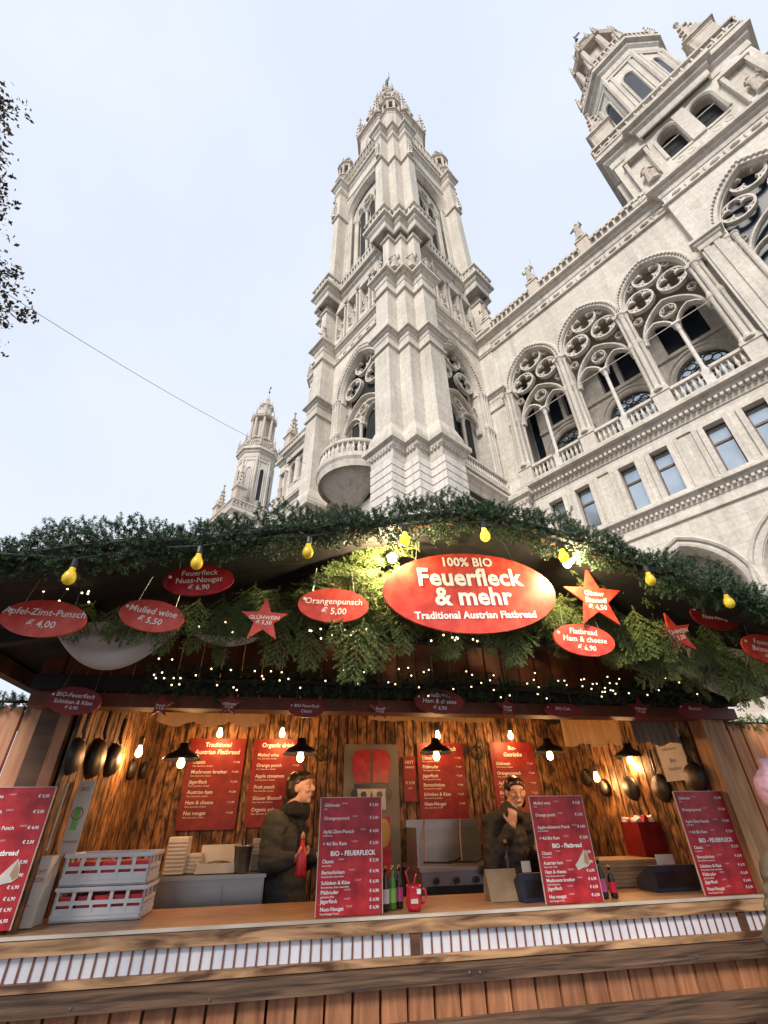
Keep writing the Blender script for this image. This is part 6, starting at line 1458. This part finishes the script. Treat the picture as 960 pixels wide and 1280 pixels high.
# griddle with its hood
r = root('griddle', SP(1.05, 4.0, FLOORZ), YS, 'stainless griddle with a tall glossy splash guard beside the smiling woman', 'griddle')
b = MB(); b.box(0, .66, 0, .5, .35, .96); ob('body', b, r, mats=M['steel'])
b = MB(); b.box(.03, .63, -.012, -.001, .42, .88); ob('dark_front', b, r, mats=M['black'])
b = MB(); b.box(-.02, .68, -.03, .52, .96, .985); ob('griddle_plate', b, r, mats=M['steel'])
b = MB(); b.box(0, .62, .42, .43, .985, 1.27); b.box(0, .01, .1, .42, .985, 1.22); ob('splash_guard', b, r, mats=M['steel'])
for x0 in (.1, .3): b = MB(); b.tube([(x0, .3, .995), (x0+.16, .12, 1.0), (x0+.22, .06, 1.03)], .007, 6); ob('spatula', b, r, mats=M['black'])
for x0 in (.14, .44): b = MB(); b.tube([(x0+.02, .405, 1.27), (x0, .38, 1.15), (x0-.03, .3, 1.0)], .005, 6); ob('hose', b, r, mats=M['card'])
for x0 in (.1, .25, .4, .55): b = MB(); b.lathe([(.02, 0), (.018, .025)], 12, (x0, -.0125, .91), X90); ob('knob', b, r, mats=M['black'])
# cardboard tent
r = root('cardboard_stand', SP(1.17, 3.02, 1.22), YS, 'blank brown cardboard tent standing on the counter between griddle and till', 'stand')
for sg, x0 in ((1, 0), (-1, 0)):
    b = MB(); b.add([(0, 0, 0), (.18, 0, 0), (.18, .05, .135), (0, .05, .135), (0, .005, 0), (.18, .005, 0), (.18, .055, .135), (0, .055, .135)], [(0, 1, 2, 3), (7, 6, 5, 4), (0, 3, 7, 4), (1, 5, 6, 2), (3, 2, 6, 7), (0, 4, 5, 1)])
    ob('panel', b, r, (0, 0, 0) if sg > 0 else (.18, .112, 0), (0, 0, 0 if sg > 0 else PI), mats=M['card'])
# tills
def till(s, k, z, lb, w=.13, rz=0):
    r = root('cash_till', SP(s, k, z), YS+rz, lb, 'cash register', 'dark tills behind the menus')
    b = MB(); b.prism([(0, 0), (.17, 0), (.17, .05), (.03, .12), (0, .12)], 0, w, Matrix(((0, 0, 1, 0), (1, 0, 0, 0), (0, 1, 0, 0), (0, 0, 0, 1)))); ob('housing', b, r, mats=M['navy'])
    b = MB()
    for i in range(4):
        for j in range(3): b.box(.015+i*.028, .037+i*.028, .135-j*.0, .137, .02+j*.02, .034+j*.02)
    b = MB(); b.box(.02, w-.02, -.004, -.001, .02, .09); ob('display', b, r, mats=M['black']); b = MB(); b.box(w*.3, w*.7, .05, .055, .12, .17); ob('receipt', b, r, mats=M['paper'])
till(1.325, 2.95, 1.221, 'dark blue till partly hidden behind the English menu'); till(2.20, 3.05, 1.221, 'wide dark till left of the right end menu', .3)
# bottles and mug
def bottle(s, k, z, glass, label, lb, h=.175, grp='little bottles beside the German menu'):
    r_ = .0185; b = MB(); b.smooth = True; b.lathe([(.001, 0), (r_, .0), (r_*1.05, .01), (r_*1.05, h*.55), (r_*.85, h*.66), (r_*.42, h*.78), (r_*.4, h*.96)], 16)
    o = ob('bottle', b, None, SP(s, k, z), mats=M[glass]); tag(o, lb, 'bottle', grp); c = MB(); c.lathe([(r_*.5, h*.95), (r_*.5, h*1.01), (.001, h*1.012)], 12); ob('cap', c, o, mats=M['gold'])
    c = MB(); c.smooth = True; c.lathe([(r_*1.08, h*.16), (r_*1.08, h*.48)], 16); c.f = [f for f in c.f if len(f) == 4]; c.m = c.m[:len(c.f)]; c.sm = c.sm[:len(c.f)]; ob('label', c, o, mats=M[label])
bottle(.575, 2.93, 1.221, 'darkg', 'paper', 'dark bottle with pale label, nearest the German menu'); bottle(.618, 2.96, 1.221, 'greeng', 'greenl', 'bottle with bright green label in the middle of three'); bottle(.66, 2.99, 1.221, 'darkg', 'magenta', 'dark bottle with magenta label beside the red mug')
g2 = 'little bottles beside the English menu'
bottle(1.765, 3.0, 1.221, 'darkg', 'paper', 'dark bottle standing closest to the English menu', grp=g2); bottle(1.80, 2.95, 1.221, 'darkg', 'magenta', 'bottle with magenta label right of the English menu', grp=g2); bottle(1.835, 3.0, 1.221, 'greeng', 'greenl', 'green bottle right of the English menu', grp=g2); bottle(1.86, 2.95, 1.221, 'darkg', 'redplastic', 'bottle with red label, rightmost beside the English menu', .14, grp=g2)
bottle(1.37, 3.2, 1.221, 'darkg', 'paper', 'tall dark bottle behind the blue till', .26, 'tall bottle by the till')
r = root('mug', SP(.715, 2.90, 1.221), YS, 'glossy red mug with a white label on the counter', 'mug')
b = MB(); b.smooth = True; b.lathe([(.001, 0), (.03, 0), (.037, .012), (.04, .05), (.036, .085), (.038, .1), (.034, .1), (.033, .06), (.001, .02)], 24); ob('mug_body', b, r, mats=M['redplastic'])
b = MB(); b.smooth = True; b.tube([(.036, 0, .08), (.058, 0, .08), (.064, 0, .055), (.055, 0, .03), (.037, 0, .025)], .0055, 8); ob('handle', b, r, mats=M['redplastic'])
b = MB(); b.box(.006, .026, -.042, -.039, .066, .086); ob('price_label', b, r, mats=M['white']); b = MB(); b.box(-.026, .01, -.0425, -.040, .03, .048); ob('printed_band', b, r, mats=M['paper'])
b = MB(); b.smooth = True; b.tube([(-.02, 0, .095), (-.035, .02, .15), (-.01, .02, .17)], .004, 6); b.tube([(.0, 0, .095), (.02, .02, .14)], .004, 6); ob('spoon', b, r, mats=M['redplastic'])
# stacked flat boards, the red box with sweets
r = root('board_stack', SP(2.02, 3.32, 1.221), YS, 'stack of flat wooden serving boards behind the bottles on the right', 'stack')
for i in range(7):
    b = MB(); b.box(0, .45, 0, .3, 0, .018); q = ob('board', b, r, (rnd.uniform(-.012, .012), rnd.uniform(-.01, .01), i*.0195), (0, 0, rnd.uniform(-.03, .03)), mats=M['card'])
r = root('sweet_box', SP(2.48, 3.45, 1.221), YS, 'dark red box filled with red and white packets under the right wall pans', 'box')
b = MB(); b.box(0, .2, 0, .006, 0, .33); b.box(0, .2, .194, .2, 0, .33); b.box(0, .006, .006, .194, 0, .33); b.box(.194, .2, .006, .194, 0, .33); b.box(0, .2, 0, .2, 0, .006); ob('box', b, r, mats=M['menuwall'])
for i in range(9):
    b = MB(); b.cbox(0, 0, 0, .05, .03, .05, Matrix.Rotation(rnd.uniform(0, 3), 4, 'Y') @ Matrix.Rotation(rnd.uniform(0, 3), 4, 'Z')); ob('packet', b, r, (.03+(i % 3)*.06, .05+(i//3)*.05, .34), mats=M['redplastic'] if i % 2 else M['white'])
o = thing_box('parchment_sheet', 'pale printed sheet pinned to the right side wall by the post', 'poster', 0, .25, 0, .004, 0, .30, 'paper'); o.location = SP(SR-.028, 3.12, 1.80); o.rotation_euler = (0, 0, YS-PI/2)
o.location = SP(SR-.03, 3.22, 1.78)
text(o, [('Herzlich', .12, .24, .03, 'CENTER'), ('willkommen', .12, .19, .03, 'CENTER'), ('Bio', .12, .12, .04, 'CENTER'), ('Feuerfleck', .12, .07, .028, 'CENTER')], M['black'])
# ================================================================== neighbours
def screen(name, s0, s1, k, z1, n, mat, lb):
    r = root(name, SP(s0, k, 0), YS, lb, 'fence'); w_ = (s1-s0)/n; rr = random.Random(n)
    mm = MB(); mm.prism([(.003, 0), (.008, -.018), (w_-.008, -.018), (w_-.003, 0)], 0, z1); mm = mm.mesh('plank', M[mat])
    for i in range(n): ob('plank', mm, r, (i*w_, 0, rr.uniform(-.004, .004)))
    b = MB(); b.box(0, s1-s0, .002, .04, z1-.12, z1-.03); b.box(0, s1-s0, .002, .04, .3, .4); ob('rail', b, r, mats=M['beam']); return r
ZL, ZR = at(30, 883, 3.06)[1], at(925, 906, 2.93)[1]
screen('plank_screen', -3.2, -1.29, 3.06, ZL, 14, 'screen', 'brown plank screen left of the stall topped by a fir garland')
screen('plank_screen', 2.87, 4.4, 2.93, ZR, 14, 'screenr', 'orange plank screen right of the stall post')
garland('screen_garland', [SP(-3.2+.2*i, 3.04, ZL+.02) for i in range(10)], .04, 520, 'thin fir garland on top of the left plank screen', M['needle2'], (.5, .8), seed=21)
garland('screen_garland', [SP(2.9+.2*i, 2.92, ZR+.01) for i in range(8)], .04, 480, 'thin green garland on top of the right plank screen', M['needle'], (.5, .8), seed=22)
aw0, aw1 = at(885, 905, 3.25), at(885, 866, 3.25)
r = root('neighbour_awning', SP(aw0[0], 3.25, aw0[1]), YS, 'weathered pale board roof of the next stall seen above the right screen', 'awning')
for i in range(9): b = MB(); b.box(i*.075, i*.075+.072, 0, .02, -.05, aw1[1]-aw0[1]+.02); ob('board', b, r, rot=(R_(-25), 0, 0), mats=M['edge'])
# ================================================================== tree at the left, cable
TP = SP(-17.2, 9.3, 0)
r = root('tree', TP-SD*.75, 0, 'tall dense tree with dark reddish leaves cut off at the left edge of the picture', 'tree')
b = MB(); rt = random.Random(4); b.tube([(0, 0, 0), (.1, 0, 6), (-.1, .1, 14), (0, 0, 22), (.1, 0, 28)], [.5, .42, .33, .2, .06], 10)
tips = []
for i in range(110):
    z = 16.2+i*.115; a = i*2.4+rt.uniform(-.3, .3); L = (8.9-(z-13.2)*.43)*rt.uniform(.84, 1.0); p0 = Vector((0, 0, z-1.2)); d = Vector((math.cos(a), math.sin(a), .12)); p1 = p0+d*L*.55+Vector((0, 0, .5)); p2 = p0+d*L+Vector((0, 0, .5))
    b.tube([p0, p1, p2], .09, 5, .02); tips.append((p0, p1, p2))
    for j in range(5): q = p1.lerp(p2, rt.random()); e = q+Vector((rt.uniform(-1, 1), rt.uniform(-1, 1), rt.uniform(-.4, .9)))*1.3; b.tube([q, e], .025, 4, .008); tips.append((q, q.lerp(e, .5), e))
ob('trunk', b, r, mats=M['bark'])
rg = np.random.default_rng(8); C_ = []
for p0, p1, p2 in tips:
    big = (p2-p0).length > 2.5
    for _ in range(75 if big else 26):
        t = rg.random()**.6; C_.append(np.array(p1.lerp(p2, t) if big else p0.lerp(p2, t))+rg.standard_normal(3)*.3)
C_ = np.concatenate([np.array(C_)+rg.standard_normal((len(C_), 3))*.14 for _ in range(6)]); N = len(C_)
a = rg.standard_normal((N, 3)); a /= np.linalg.norm(a, axis=1)[:, None]; c = np.cross(a, rg.standard_normal((N, 3))); c /= np.linalg.norm(c, axis=1)[:, None]
sz = rg.uniform(.07, .14, N)[:, None]; V = np.stack([C_-a*sz, C_+c*sz*.55, C_+a*sz, C_-c*sz*.55], 1).reshape(-1, 3)
f = ob('crown', arr_mesh('crown', V, np.arange(N*4).reshape(-1, 4), M['leaf'], 4), r, kind='stuff')
# the long cable from the tree side to the tower balcony
Rz = Matrix.Rotation(YB, 3, 'Z')
def ray_pt(px, py, d_): v = _F+_R*((px-480)/FPX)-_U*((py-640)/FPX); return EYE+v*d_
A, B = ray_pt(10, 368, 13.0), Rz @ Vector((CT[0]-2.7, CT[1]-5.5, 17.6))
pts = [A.lerp(B, i/16)+Vector((0, 0, -.35*4*(i/16)*(1-i/16))) for i in range(17)]
b = MB(); b.tube(pts, .009, 5); tag(ob('cable', b, mats=M['cable']), 'thin grey cable strung across the sky from the left tree to the central tower', 'cable')
finish_text()
